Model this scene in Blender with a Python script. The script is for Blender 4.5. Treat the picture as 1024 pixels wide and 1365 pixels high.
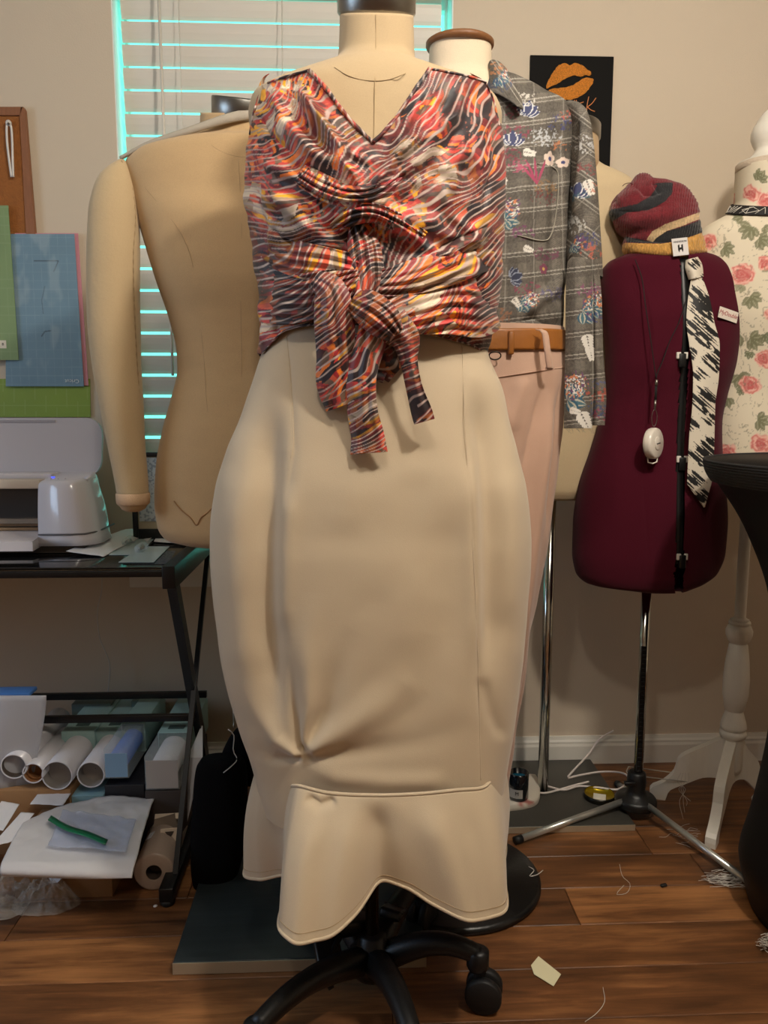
import bpy, bmesh, math, random
import numpy as np
from mathutils import Vector, Matrix, Euler
for _o in list(bpy.data.objects): bpy.data.objects.remove(_o)
SC = bpy.context.scene
COL = SC.collection
R = math.radians
PI = math.pi

# ---------------------------------------------------------------- camera
F, PITCH, YAW, CAMZ = 1025.0, R(7.5), R(2.4), 1.1
cam_d = bpy.data.cameras.new('camera'); cam = bpy.data.objects.new('camera', cam_d); COL.objects.link(cam)
cam_d.sensor_fit = 'VERTICAL'; cam_d.sensor_height = 36.0; cam_d.lens = F/1365*36.0
cam_d.clip_start = .02
cam.location = (0, 0, CAMZ); cam.rotation_euler = (PI/2-PITCH, 0, -YAW)
SC.camera = cam
# ---------------------------------------------------------------- view, world, lights
SC.view_settings.view_transform = 'Standard'; SC.view_settings.look = 'None'
SC.view_settings.exposure = 0.0; SC.view_settings.gamma = 1.0
SC.view_settings.use_curve_mapping = False
world = bpy.data.worlds.new('world'); SC.world = world; world.use_nodes = True
_bg = world.node_tree.nodes['Background']
_bg.inputs[0].default_value = (0.16, 0.90, 0.78, 1); _bg.inputs[1].default_value = 2.2

def lamp(name, kind, loc, energy, color, size=.2, rot=None, size_y=None):
    d = bpy.data.lights.new(name, kind); d.energy = energy; d.color = color
    if kind == 'AREA':
        d.size = size
        if size_y: d.shape = 'RECTANGLE'; d.size_y = size_y
    else: d.shadow_soft_size = size
    o = bpy.data.objects.new(name, d); COL.objects.link(o); o.location = loc
    if rot: o.rotation_euler = rot
    return o
# ceiling fixture bulbs above and just behind the camera
lamp('ceiling_bulb', 'POINT', (-.10, .25, 2.36), 20, (1.0, .92, .81), .045)
lamp('ceiling_bulb', 'POINT', (.72, .40, 2.38), 72, (1.0, .92, .81), .06)
# daylight from the room's second window, in the left wall
lamp('left_window_daylight', 'AREA', (-2.66, .75, 1.45), 17, (.50, .72, 1.0), .9, (0, -PI/2, 0), 1.1)

# ---------------------------------------------------------------- pixel -> world
def _basis():
    e = Euler((PI/2-PITCH, 0, -YAW)).to_matrix()
    return np.array(e)
_B = _basis()
def ray(px, py):
    d = _B @ np.array([(px-512)/F, -(py-682.5)/F, -1.0])
    return d
def V(px, py, Y):
    d = ray(px, py); t = Y/d[1]
    return np.array([d[0]*t, Y, CAMZ+d[2]*t])
def G(px, py, z=0.0):
    d = ray(px, py); t = (z-CAMZ)/d[2]
    return np.array([d[0]*t, d[1]*t, z])
def proj(P):
    q = (P-np.array([0, 0, CAMZ])) @ _B
    return 512+F*q[..., 0]/(-q[..., 2]), 682.5-F*q[..., 1]/(-q[..., 2])

# ---------------------------------------------------------------- colours and noise
def lin(c):
    c = np.asarray(c, float)/255.0
    return np.where(c <= .04045, c/12.92, ((c+.055)/1.055)**2.4)
def L4(c): return tuple(float(x) for x in lin(c))+(1.0,)
_T = {}
def vnoise(x, y, seed=0):
    if seed not in _T: _T[seed] = np.random.RandomState(seed+11).rand(256, 256)
    t = _T[seed]; x = np.asarray(x, float); y = np.asarray(y, float)
    xi = np.floor(x).astype(int); yi = np.floor(y).astype(int); fx = x-xi; fy = y-yi
    fx = fx*fx*(3-2*fx); fy = fy*fy*(3-2*fy)
    a = t[xi % 256, yi % 256]; b = t[(xi+1) % 256, yi % 256]; c = t[xi % 256, (yi+1) % 256]; d = t[(xi+1) % 256, (yi+1) % 256]
    return (a*(1-fx)+b*fx)*(1-fy)+(c*(1-fx)+d*fx)*fy
def fbm(x, y, seed=0, o=3):
    s = 0; a = .5; n = 0
    for k in range(o):
        s = s+a*vnoise(x*2**k, y*2**k, seed+k*7); n += a; a *= .5
    return s/n
def sstep(a, b, x):
    t = np.clip((x-a)/(b-a), 0, 1); return t*t*(3-2*t)
def inpoly(u, v, poly):
    r = np.zeros(np.shape(u), bool); n = len(poly)
    for i in range(n):
        x0, y0 = poly[i]; x1, y1 = poly[(i+1) % n]
        if y0 == y1: continue
        c = ((v < y0) != (v < y1)) & (u < (x1-x0)*(v-y0)/(y1-y0)+x0)
        r ^= c
    return r
def pdist(u, v, pts):
    """distance to a polyline, and the 0..1 place along it"""
    pts = np.asarray(pts, float); seg = np.hypot(*(pts[1:]-pts[:-1]).T); tot = seg.sum(); acc = 0
    best = np.full(np.shape(u), 1e9); al = np.zeros(np.shape(u)); sd = np.zeros(np.shape(u))
    for i in range(len(pts)-1):
        a, b = pts[i], pts[i+1]; d = b-a; l2 = (d*d).sum()+1e-9
        t = np.clip(((u-a[0])*d[0]+(v-a[1])*d[1])/l2, 0, 1)
        ex = u-a[0]-t*d[0]; ey = v-a[1]-t*d[1]; q = np.hypot(ex, ey)
        m = q < best; best = np.where(m, q, best); al = np.where(m, (acc+t*seg[i])/tot, al)
        sd = np.where(m, np.sign(d[0]*ey-d[1]*ex), sd)
        acc += seg[i]
    return best, al, sd
def folds(u, v, L):
    """L: (points, width, amplitude, kind) kind g=soft, s=sharp crease, e=step to one side"""
    r = np.zeros(np.shape(u))
    for f in L:
        pts, w, a = f[:3]; k = f[3] if len(f) > 3 else 'g'
        d, al, sd = pdist(u, v, pts)
        tp = np.clip(np.minimum(al, 1-al)*4.5+.02, 0, 1)
        tp = tp*tp*(3-2*tp)
        if k == 'r': r += a*np.exp(-(d/(w*(.5+.9*al)))**2)*(1-al)**1.0*sstep(0, .06, al)
        if k == 'g': r += a*tp*np.exp(-(d/w)**2)
        elif k == 's': r += a*tp*np.exp(-d/w)
        elif k == 'e': r += a*tp*np.where(sd > 0, np.exp(-(d/w)**2), np.exp(-(d/(w*.18))**2))
    return r
def interp(xs, ys, x):
    """monotone cubic interpolation"""
    xs = np.asarray(xs, float); ys = np.asarray(ys, float); h = np.diff(xs); dl = np.diff(ys)/h
    m = np.zeros(len(xs)); m[0] = dl[0]; m[-1] = dl[-1]
    for i in range(1, len(xs)-1):
        m[i] = 0 if dl[i-1]*dl[i] <= 0 else 2*dl[i-1]*dl[i]/(dl[i-1]+dl[i])
    x = np.clip(x, xs[0], xs[-1]); i = np.clip(np.searchsorted(xs, x)-1, 0, len(h)-1)
    t = (x-xs[i])/h[i]
    return ((2*t**3-3*t**2+1)*ys[i]+(t**3-2*t**2+t)*h[i]*m[i]+(-2*t**3+3*t**2)*ys[i+1]+(t**3-t**2)*h[i]*m[i+1])
def spline(pts, n, closed=False):
    """Catmull-Rom through points, n samples by arc length"""
    p = np.asarray(pts, float)
    if closed: q = np.vstack([p[-1], p, p[0], p[1]])
    else: q = np.vstack([2*p[0]-p[1], p, 2*p[-1]-p[-2]])
    out = []
    for i in range(1, len(q)-2):
        t = np.linspace(0, 1, 24, endpoint=False)[:, None]
        a, b, c, d = q[i-1:i+3]
        out.append(.5*((2*b)+(c-a)*t+(2*a-5*b+4*c-d)*t*t+(-a+3*b-3*c+d)*t**3))
    if not closed: out.append(q[-2][None])
    else: out.append(p[0][None])
    o = np.vstack(out); s = np.r_[0, np.cumsum(np.linalg.norm(np.diff(o, axis=0), axis=1))]
    x = np.linspace(0, s[-1], n+1)[:-1] if closed else np.linspace(0, s[-1], n)
    return np.stack([np.interp(x, s, o[:, k]) for k in range(o.shape[1])], 1)

# ---------------------------------------------------------------- materials
MATS = {}
def mat(key, col=(200, 200, 200), rough=.6, metal=0.0, bump=0.0, bscale=80.0, stretch=(1, 1, 1), var=0.0, vscale=6.0,
        attr=False, alpha=1.0, trans=0.0, sheen=0.0, coat=0.0, emit=None, estr=1.0, spec=.5, detail=3.0, randtint=0.0, weave=0.0):
    if key in MATS: return MATS[key]
    m = bpy.data.materials.new(key); m.use_nodes = True; nt = m.node_tree; N = nt.nodes; LK = nt.links
    b = N['Principled BSDF']; c4 = L4(col)
    b.inputs['Base Color'].default_value = c4
    b.inputs['Roughness'].default_value = rough; b.inputs['Metallic'].default_value = metal
    b.inputs['Specular IOR Level'].default_value = spec
    if trans: b.inputs['Transmission Weight'].default_value = trans
    if alpha < 1: b.inputs['Alpha'].default_value = alpha
    if sheen: b.inputs['Sheen Weight'].default_value = sheen
    if coat: b.inputs['Coat Weight'].default_value = coat; b.inputs['Coat Roughness'].default_value = .08
    if emit: b.inputs['Emission Color'].default_value = L4(emit); b.inputs['Emission Strength'].default_value = estr
    tc = N.new('ShaderNodeTexCoord'); mp = N.new('ShaderNodeMapping'); mp.inputs['Scale'].default_value = stretch
    LK.new(tc.outputs['Object'], mp.inputs['Vector'])
    src = None
    if attr:
        a = N.new('ShaderNodeAttribute'); a.attribute_name = 'Col'; src = a.outputs['Color']
        LK.new(src, b.inputs['Base Color'])
    def mul(src, fac_socket, lo, hi):
        mr = N.new('ShaderNodeMapRange'); mr.inputs[3].default_value = lo; mr.inputs[4].default_value = hi
        mr.inputs[1].default_value = .25; mr.inputs[2].default_value = .75
        LK.new(fac_socket, mr.inputs[0])
        mx = N.new('ShaderNodeMix'); mx.data_type = 'RGBA'; mx.blend_type = 'MULTIPLY'; mx.inputs[0].default_value = 1
        if src: LK.new(src, mx.inputs[6])
        else: mx.inputs[6].default_value = c4
        LK.new(mr.outputs[0], mx.inputs[7]); LK.new(mx.outputs[2], b.inputs['Base Color'])
        return mx.outputs[2]
    if var:
        nz = N.new('ShaderNodeTexNoise'); nz.inputs['Scale'].default_value = vscale; nz.inputs['Detail'].default_value = 4
        LK.new(mp.outputs[0], nz.inputs['Vector']); src = mul(src, nz.outputs[0], 1-var, 1+var)
    if weave:
        nw = N.new('ShaderNodeTexNoise'); nw.inputs['Scale'].default_value = 1.0; nw.inputs['Detail'].default_value = 2
        m2 = N.new('ShaderNodeMapping'); m2.inputs['Scale'].default_value = (500, 500, 1500)
        LK.new(tc.outputs['Object'], m2.inputs['Vector']); LK.new(m2.outputs[0], nw.inputs['Vector'])
        src = mul(src, nw.outputs[0], 1-weave, 1+weave)
    if randtint:
        oi = N.new('ShaderNodeObjectInfo'); src = mul(src, oi.outputs['Random'], 1-randtint, 1+randtint)
        oi_mr = None
    if bump:
        nb = N.new('ShaderNodeTexNoise'); nb.inputs['Scale'].default_value = bscale; nb.inputs['Detail'].default_value = detail
        LK.new(mp.outputs[0], nb.inputs['Vector'])
        bp = N.new('ShaderNodeBump'); bp.inputs['Strength'].default_value = bump; bp.inputs['Distance'].default_value = .004
        LK.new(nb.outputs[0], bp.inputs['Height']); LK.new(bp.outputs[0], b.inputs['Normal'])
    MATS[key] = m; return m

# ---------------------------------------------------------------- mesh building
class MB:
    def __init__(s): s.v = []; s.f = []; s.c = []; s.n = 0; s.smooth = []
    def add(s, verts, faces, col=None, smooth=True):
        verts = np.asarray(verts, float).reshape(-1, 3); o = s.n
        s.v.append(verts); s.n += len(verts)
        for f in faces: s.f.append([i+o for i in f]); s.smooth.append(smooth)
        s.c.append(np.ones((len(verts), 3)) if col is None else (np.asarray(col).reshape(-1, 3) if np.ndim(col) > 1 else np.tile(col, (len(verts), 1))))
        return s
    def box(s, c, size, rot=None, bev=0.0, seg=2, smooth=None):
        bm = bmesh.new(); bmesh.ops.create_cube(bm, size=1.0)
        for v in bm.verts: v.co = Vector((v.co.x*size[0], v.co.y*size[1], v.co.z*size[2]))
        if bev: bmesh.ops.bevel(bm, geom=bm.edges[:], offset=bev, segments=seg, affect='EDGES', profile=.5)
        if rot is not None:
            M = rot if isinstance(rot, Matrix) else Euler(rot).to_matrix()
            for v in bm.verts: v.co = M @ v.co
        vs = [tuple(v.co+Vector(c)) for v in bm.verts]; bm.verts.index_update()
        fs = [[v.index for v in f.verts] for f in bm.faces]; bm.free()
        return s.add(vs, fs, smooth=bool(bev) if smooth is None else smooth)
    def box2(s, a, b, **k):
        a = np.asarray(a, float); b = np.asarray(b, float)
        return s.box((a+b)/2, np.abs(b-a), **k)
    def tube(s, pts, r, n=10, caps=True, col=None, flat=1.0, smooth=True):
        p = np.asarray(pts, float); r = np.broadcast_to(np.asarray(r, float), (len(p),))
        t = np.gradient(p, axis=0); t /= np.linalg.norm(t, axis=1)[:, None]+1e-12
        up = np.array([0, 0, 1.]) if abs(t[0][2]) < .9 else np.array([0, 1., 0])
        nrm = np.cross(t[0], up); nrm /= np.linalg.norm(nrm); V_ = []
        for i in range(len(p)):
            nrm = nrm-t[i]*nrm.dot(t[i]); nrm /= np.linalg.norm(nrm)+1e-12; bi = np.cross(t[i], nrm)
            a = np.arange(n)/n*2*PI
            V_.append(p[i]+r[i]*(np.cos(a)[:, None]*nrm+flat*np.sin(a)[:, None]*bi))
        V_ = np.vstack(V_); F_ = []
        for i in range(len(p)-1):
            for j in range(n):
                F_.append([i*n+j, i*n+(j+1) % n, (i+1)*n+(j+1) % n, (i+1)*n+j])
        if caps: F_.append(list(range(n))[::-1]); F_.append([(len(p)-1)*n+j for j in range(n)])
        return s.add(V_, F_, col, smooth)
    def lathe(s, prof, base, axis=(0, 0, 1), n=24, caps=True, col=None):
        ax = np.asarray(axis, float); ax /= np.linalg.norm(ax)
        u = np.cross(ax, [0, 1, 0] if abs(ax[1]) < .9 else [1, 0, 0]); u /= np.linalg.norm(u); w = np.cross(ax, u)
        a = np.arange(n)/n*2*PI; V_ = []
        for (r, h) in prof: V_.append(np.asarray(base)+ax*h+r*(np.cos(a)[:, None]*u+np.sin(a)[:, None]*w))
        F_ = []
        for i in range(len(prof)-1):
            for j in range(n): F_.append([i*n+j, i*n+(j+1) % n, (i+1)*n+(j+1) % n, (i+1)*n+j])
        if caps: F_.append(list(range(n))[::-1]); F_.append([(len(prof)-1)*n+j for j in range(n)])
        return s.add(np.vstack(V_), F_, col)
    def prism(s, poly3, d, smooth=False, col=None):
        """planar polygon (3D points) pushed along vector d"""
        p = np.asarray(poly3, float); d = np.asarray(d, float); n = len(p)
        F_ = [list(range(n)), [n+i for i in range(n)][::-1]]+[[i, n+i, n+(i+1) % n, (i+1) % n] for i in range(n)]
        return s.add(np.vstack([p, p+d]), F_, col, smooth)
    def ball(s, c, r, n=14, col=None):
        rr = np.broadcast_to(np.asarray(r, float), (3,)); V_ = []; m = n//2+1
        for i in range(m):
            th = PI*(i+.02)/(m-1+.04)
            for j in range(n):
                a = j/n*2*PI; V_.append((c[0]+rr[0]*math.sin(th)*math.cos(a), c[1]+rr[1]*math.sin(th)*math.sin(a), c[2]+rr[2]*math.cos(th)))
        F_ = [[i*n+j, (i+1)*n+j, (i+1)*n+(j+1) % n, i*n+(j+1) % n] for i in range(m-1) for j in range(n)]
        F_ += [list(range(n)), [(m-1)*n+j for j in range(n)][::-1]]
        return s.add(V_, F_, col)
    def grid(s, P, closed=False, col=None, keep=None, smooth=True, caps=False):
        r, c = P.shape[:2]; F_ = []
        cc = c if closed else c-1
        i, j = np.meshgrid(np.arange(r-1), np.arange(cc), indexing='ij'); i = i.ravel(); j = j.ravel(); j2 = (j+1) % c
        Q = np.stack([i*c+j, i*c+j2, (i+1)*c+j2, (i+1)*c+j], 1)
        if keep is not None:
            k = keep.ravel(); Q = Q[k[Q].all(1)]
        F_ = Q.tolist()
        if caps: F_.append(list(range(c))[::-1]); F_.append([(r-1)*c+q for q in range(c)])
        return s.add(P.reshape(-1, 3), F_, None if col is None else col.reshape(-1, 3), smooth)
    def build(s, name, m, parent=None, label=None, cat=None, group=None, kind=None, colors=False, solid=0.0):
        me = bpy.data.meshes.new(name); v = np.vstack(s.v)
        base = np.array([(v[:, 0].min()+v[:, 0].max())/2, (v[:, 1].min()+v[:, 1].max())/2, v[:, 2].min()])
        ft = np.fromiter((len(f) for f in s.f), int, len(s.f)); li = np.concatenate([np.asarray(f) for f in s.f]) if len(set(ft)) > 1 or len(s.f) == 0 else np.asarray(s.f).ravel()
        me.vertices.add(len(v)); me.vertices.foreach_set('co', (v-base).astype(np.float32).ravel())
        me.loops.add(len(li)); me.loops.foreach_set('vertex_index', li.astype(np.int32))
        me.polygons.add(len(ft)); me.polygons.foreach_set('loop_start', np.r_[0, np.cumsum(ft)[:-1]].astype(np.int32))
        me.polygons.foreach_set('use_smooth', np.asarray(s.smooth, bool))
        me.update(calc_edges=True); me.validate()
        if colors:
            a = me.color_attributes.new('Col', 'FLOAT_COLOR', 'POINT')
            c = np.ones((len(v), 4), np.float32); c[:, :3] = np.vstack(s.c)
            if len(a.data) == len(v): a.data.foreach_set('color', c.ravel())
        me.materials.append(m)
        o = bpy.data.objects.new(name, me); COL.objects.link(o)
        wl = np.array(parent['_w']) if parent is not None else np.zeros(3)
        o.location = tuple(base-wl); o['_w'] = [float(x) for x in base]
        if parent is not None: o.parent = parent
        if solid:
            md = o.modifiers.new('thickness', 'SOLIDIFY'); md.thickness = solid; md.offset = 0
        tag(o, label, cat, group, kind)
        return o
def tag(o, label=None, cat=None, group=None, kind=None):
    if label: o['label'] = label
    if cat: o['category'] = cat
    if group: o['group'] = group
    if kind: o['kind'] = kind
def thing(name, loc, label, cat, group=None):
    o = bpy.data.objects.new(name, None); COL.objects.link(o); o.empty_display_size = .05
    o.location = tuple(loc); o['_w'] = [float(x) for x in loc]; tag(o, label, cat, group); return o
def text_mesh(name, s, size, loc, rot, m, parent=None, depth=.0004, shear=0.0, align='CENTER', sx=1.0):
    cu = bpy.data.curves.new(name, 'FONT'); cu.body = s; cu.size = size; cu.extrude = depth; cu.align_x = align; cu.align_y = 'CENTER'; cu.shear = shear
    ob = bpy.data.objects.new(name+'_tmp', cu); COL.objects.link(ob); dg = bpy.context.evaluated_depsgraph_get()
    me = bpy.data.meshes.new_from_object(ob.evaluated_get(dg)); bpy.data.objects.remove(ob); bpy.data.curves.remove(cu)
    me.name = name; Mr = (Euler(rot).to_matrix() if not isinstance(rot, Matrix) else rot)
    for v in me.vertices: v.co = Mr @ Vector((v.co.x*sx, v.co.y, v.co.z))
    me.materials.clear(); me.materials.append(m)
    o = bpy.data.objects.new(name, me); COL.objects.link(o); wl = np.array(parent['_w']) if parent is not None else np.zeros(3)
    o.location = tuple(np.asarray(loc, float)-wl); o['_w'] = [float(x) for x in loc]
    if parent is not None: o.parent = parent
    return o
def surf_rot(nrm, roll=0.0):
    """rotation that lays text on a surface facing nrm"""
    n = Vector(nrm).normalized(); x = Vector((0, 0, 1)).cross(n).normalized(); y = n.cross(x)
    M = Matrix((x, y, n)).transposed(); return M @ Matrix.Rotation(roll, 3, 'Z')

def body(Y, rows, nr=140, nc=160, e=2.3, yoff=0.0):
    """torso loft. rows: (py, xl, xr, depth_front, depth_back[, y shift]) in photo pixels at depth Y -> grid nr x nc, theta 0 = right, pi/2 = front"""
    q = []
    for r_ in rows:
        a = V(r_[1], r_[0], Y); b = V(r_[2], r_[0], Y)
        q.append((a[2], a[0], b[0], r_[3], r_[4], r_[5] if len(r_) > 5 else 0.0))
    q = np.array(q); o = np.argsort(q[:, 0]); q = q[o]
    z = np.linspace(q[0, 0], q[-1, 0], nr)[::-1]
    xl, xr, df, db, ys = [interp(q[:, 0], q[:, k], z) for k in range(1, 6)]
    th = np.arange(nc)/nc*2*PI; c = np.cos(th); s_ = np.sin(th)
    ce = np.sign(c)*np.abs(c)**(2/e); se = np.sign(s_)*np.abs(s_)**(2/e)
    X = ((xl+xr)/2)[:, None]+((xr-xl)/2)[:, None]*ce
    Yy = Y+yoff+ys[:, None]-np.where(se > 0, df[:, None]*se, db[:, None]*se)
    Z = np.repeat(z[:, None], nc, 1)
    return np.stack([X, Yy, Z], -1)
def outward(P, closed=True):
    """unit horizontal-ish normals of a loft grid"""
    if closed: du = np.roll(P, -1, 1)-np.roll(P, 1, 1)
    else: du = np.gradient(P, axis=1)
    dv = np.gradient(P, axis=0)
    n = np.cross(du, dv); n /= np.linalg.norm(n, axis=-1)[..., None]+1e-12
    return n
def uvof(P, Y):
    """garment coordinates: front points as seen, back points mirrored"""
    Q = P.copy(); Q[..., 1] = np.where(P[..., 1] > Y, 2*Y-P[..., 1], P[..., 1])
    return proj(Q)
def ribbon(pts, n=60, m=12, bulge=.01, rip=0.0, nrip=3, seed=0):
    """cloth strip. pts: (px, py, half width px, Y[, twist]) -> grid n x m"""
    p = np.array([list(q)+[0]*(5-len(q)) for q in pts], float); s = spline(p, n)
    t = np.gradient(s[:, :2], axis=0); t /= np.linalg.norm(t, axis=1)[:, None]+1e-9; nn = np.stack([-t[:, 1], t[:, 0]], 1)
    P = np.zeros((n, m, 3)); U = np.zeros((n, m)); W = np.zeros((n, m))
    for j in range(m):
        q = j/(m-1)*2-1
        for i in range(n):
            x = s[i, 0]+nn[i, 0]*s[i, 2]*q; y = s[i, 1]+nn[i, 1]*s[i, 2]*q
            yy = s[i, 3]-bulge*(1-q*q)+s[i, 4]*q+rip*math.sin(nrip*PI*(q+.10*math.sin(i*.045+seed))+seed+i*.012)*(.6+.4*math.sin(i*.03+q*2))
            P[i, j] = V(x, y, yy); U[i, j] = x; W[i, j] = y
    return P, U, W
# ================================================================ SETTING
YW = float(G(745, 1016)[1])           # back wall
XL, XR, YF, ZC = -2.7, 3.0, -3.2, 2.55
M_wall = mat('wall_paint', (208, 192, 170), .75, bump=.12, bscale=260, var=.02, vscale=3)
M_ceil = mat('ceiling_paint', (196, 190, 178), .85, bump=.1, bscale=90)
M_trim = mat('white_trim', (225, 220, 208), .42, bump=.05, bscale=60)
wx0, wx1 = V(150, 60, YW)[0], V(604, 60, YW)[0]
wz0, wz1 = V(280, 744, YW)[2], 2.30
w = MB(); T = .14
w.box2((XL-T, YW, 0), (wx0, YW+T, ZC)); w.box2((wx1, YW, 0), (XR+T, YW+T, ZC))
w.box2((wx0, YW, 0), (wx1, YW+T, wz0)); w.box2((wx0, YW, wz1), (wx1, YW+T, ZC))
w.build('wall_back', M_wall, kind='structure')
MB().box2((XL-T, YF, 0), (XL, YW, ZC)).build('wall_left', M_wall, kind='structure')
MB().box2((XR, YF, 0), (XR+T, YW, ZC)).build('wall_right', M_wall, kind='structure')
MB().box2((XL-T, YF-T, 0), (XR+T, YF, ZC)).build('wall_front', M_wall, kind='structure')
MB().box2((XL-T, YF-T, ZC), (XR+T, YW+T, ZC+.1)).build('ceiling', M_ceil, kind='structure')
# floor: sub floor slab and separate planks
floor = MB().box2((XL-T, YF-T, -.06), (XR+T, YW+T, -.012)).build('floor', mat('dark_subfloor', (28, 16, 10), .9), kind='structure')
def wood_mat(key, dark, mid, light):
    m = bpy.data.materials.new(key); m.use_nodes = True; nt = m.node_tree; N = nt.nodes; K = nt.links; b = N['Principled BSDF']
    tc = N.new('ShaderNodeTexCoord'); oi = N.new('ShaderNodeObjectInfo'); ad = N.new('ShaderNodeVectorMath'); ad.operation = 'ADD'
    cb = N.new('ShaderNodeCombineXYZ'); mu = N.new('ShaderNodeMath'); mu.operation = 'MULTIPLY'; mu.inputs[1].default_value = 37
    K.new(oi.outputs['Random'], mu.inputs[0]); K.new(mu.outputs[0], cb.inputs[0]); K.new(mu.outputs[0], cb.inputs[1])
    K.new(tc.outputs['Object'], ad.inputs[0]); K.new(cb.outputs[0], ad.inputs[1])
    mp = N.new('ShaderNodeMapping'); mp.inputs['Scale'].default_value = (3.0, 34, 20); K.new(ad.outputs[0], mp.inputs[0])
    n1 = N.new('ShaderNodeTexNoise'); n1.inputs['Scale'].default_value = 1.4; n1.inputs['Detail'].default_value = 8; n1.inputs['Roughness'].default_value = .65; n1.inputs['Distortion'].default_value = .7
    K.new(mp.outputs[0], n1.inputs['Vector'])
    mp2 = N.new('ShaderNodeMapping'); mp2.inputs['Scale'].default_value = (2.2, 9, 5); K.new(ad.outputs[0], mp2.inputs[0])
    n2 = N.new('ShaderNodeTexNoise'); n2.inputs['Scale'].default_value = 1.5; n2.inputs['Detail'].default_value = 5; K.new(mp2.outputs[0], n2.inputs['Vector'])
    ma = N.new('ShaderNodeMath'); ma.operation = 'ADD'; K.new(n1.outputs[0], ma.inputs[0]); K.new(n2.outputs[0], ma.inputs[1])
    mb = N.new('ShaderNodeMath'); mb.operation = 'MULTIPLY_ADD'; K.new(oi.outputs['Random'], mb.inputs[0]); mb.inputs[1].default_value = .42; K.new(ma.outputs[0], mb.inputs[2])
    mr = N.new('ShaderNodeMapRange'); mr.inputs[1].default_value = .84; mr.inputs[2].default_value = 1.62; K.new(mb.outputs[0], mr.inputs[0])
    cr = N.new('ShaderNodeValToRGB'); e = cr.color_ramp.elements; e[0].color = L4(dark); e[1].color = L4(light); x = e.new(.5); x.color = L4(mid)
    K.new(mr.outputs[0], cr.inputs[0]); K.new(cr.outputs[0], b.inputs['Base Color'])
    b.inputs['Roughness'].default_value = .34
    rr = N.new('ShaderNodeMapRange'); rr.inputs[3].default_value = .30; rr.inputs[4].default_value = .48; K.new(n1.outputs[0], rr.inputs[0]); K.new(rr.outputs[0], b.inputs['Roughness'])
    bp = N.new('ShaderNodeBump'); bp.inputs['Strength'].default_value = .18; bp.inputs['Distance'].default_value = .002; K.new(n1.outputs[0], bp.inputs['Height']); K.new(bp.outputs[0], b.inputs['Normal'])
    return m
M_wood = wood_mat('floor_wood', (56, 34, 20), (112, 72, 42), (170, 116, 70))
rs = random.Random(4); pw, plen = .128, 1.22
y = YW; k = 0; pm = {}
while y > YF:
    x = XL-rs.uniform(.05, 1.1)
    while x < XR:
        a, b2 = max(x, XL), min(x+plen, XR)
        if b2-a > .02:
            q = (round(b2-a, 3))
            yy0 = max(y-pw, YF)
            key = (q, round(y-yy0, 3))
            if key in pm:
                o = pm[key].copy(); COL.objects.link(o)
                o.location = ((a+b2)/2, (y+yy0)/2, -.012-floor['_w'][2]); o.location = (o.location[0]-floor['_w'][0], o.location[1]-floor['_w'][1], o.location[2])
            else:
                pm[key] = MB().box(((a+b2)/2, (y+yy0)/2, -.006), (q-.0014, y-yy0-.0014, .012), bev=.0012, seg=1, smooth=False).build('plank', M_wood, floor)
        x += plen
    y -= pw; k += 1
# baseboard
bbp = [(0, 0), (.016, 0), (.016, .058), (.013, .066), (.013, .072), (.009, .078), (.006, .088), (0, .088)]
mb = MB(); mb.prism([(XL, YW-a, b_) for a, b_ in bbp], (XR-XL, 0, 0)); mb.build('baseboard_back', M_trim, kind='structure')
mb = MB(); mb.prism([(XL+a, YF, b_) for a, b_ in bbp], (0, YW-YF-.02, 0)); mb.build('baseboard_left', M_trim, kind='structure')
mb = MB(); mb.prism([(XR-a, YF, b_) for a, b_ in bbp], (0, YW-YF-.02, 0)); mb.build('baseboard_right', M_trim, kind='structure')
# window 1: jambs, sill, sash, panes
M_jamb = mat('window_white', (235, 240, 236), .5)
win = MB()
for a, b_ in (((wx0, YW+.001, wz0), (wx0+.003, YW+T, wz1)), ((wx1-.003, YW+.001, wz0), (wx1, YW+T, wz1)), ((wx0, YW+.001, wz1-.012), (wx1, YW+T, wz1))): win.box2(a, b_)
window = win.build('window_1', M_jamb, kind='structure')
sf = MB(); yj = YW+T-.03; zm = (wz0+wz1)/2
for a, b_ in (((wx0+.003, yj+.01, wz0), (wx0+.010, yj+.03, wz1)), ((wx1-.010, yj+.01, wz0), (wx1-.003, yj+.03, wz1)), ((wx0+.010, yj, wz1-.05), (wx1-.010, yj+.03, wz1-.012)), ((wx0+.010, yj, wz0), (wx1-.010, yj+.03, wz0+.04)), ((wx0+.010, yj-.005, zm-.02), (wx1-.010, yj+.03, zm+.02))): sf.box2(a, b_)
sf.build('window_frame', M_jamb, window)
M_glass = mat('window_glass', (240, 255, 250), .02, alpha=.12, spec=.5)
for a, b_ in ((wz0+.04, zm-.02), (zm+.02, wz1-.05)): MB().box2((wx0+.010, yj+.012, a), (wx1-.010, yj+.016, b_)).build('pane', M_glass, window)
MB().box2((wx0-.03, YW-.03, wz0-.022), (wx1+.03, YW+T-.03, wz0), bev=.004).build('window_sill', M_trim, window)
MB().box2((wx0-.015, YW-.013, wz0-.085), (wx1+.015, YW, wz0-.022), bev=.003).build('sill_apron', M_trim, window)

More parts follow.
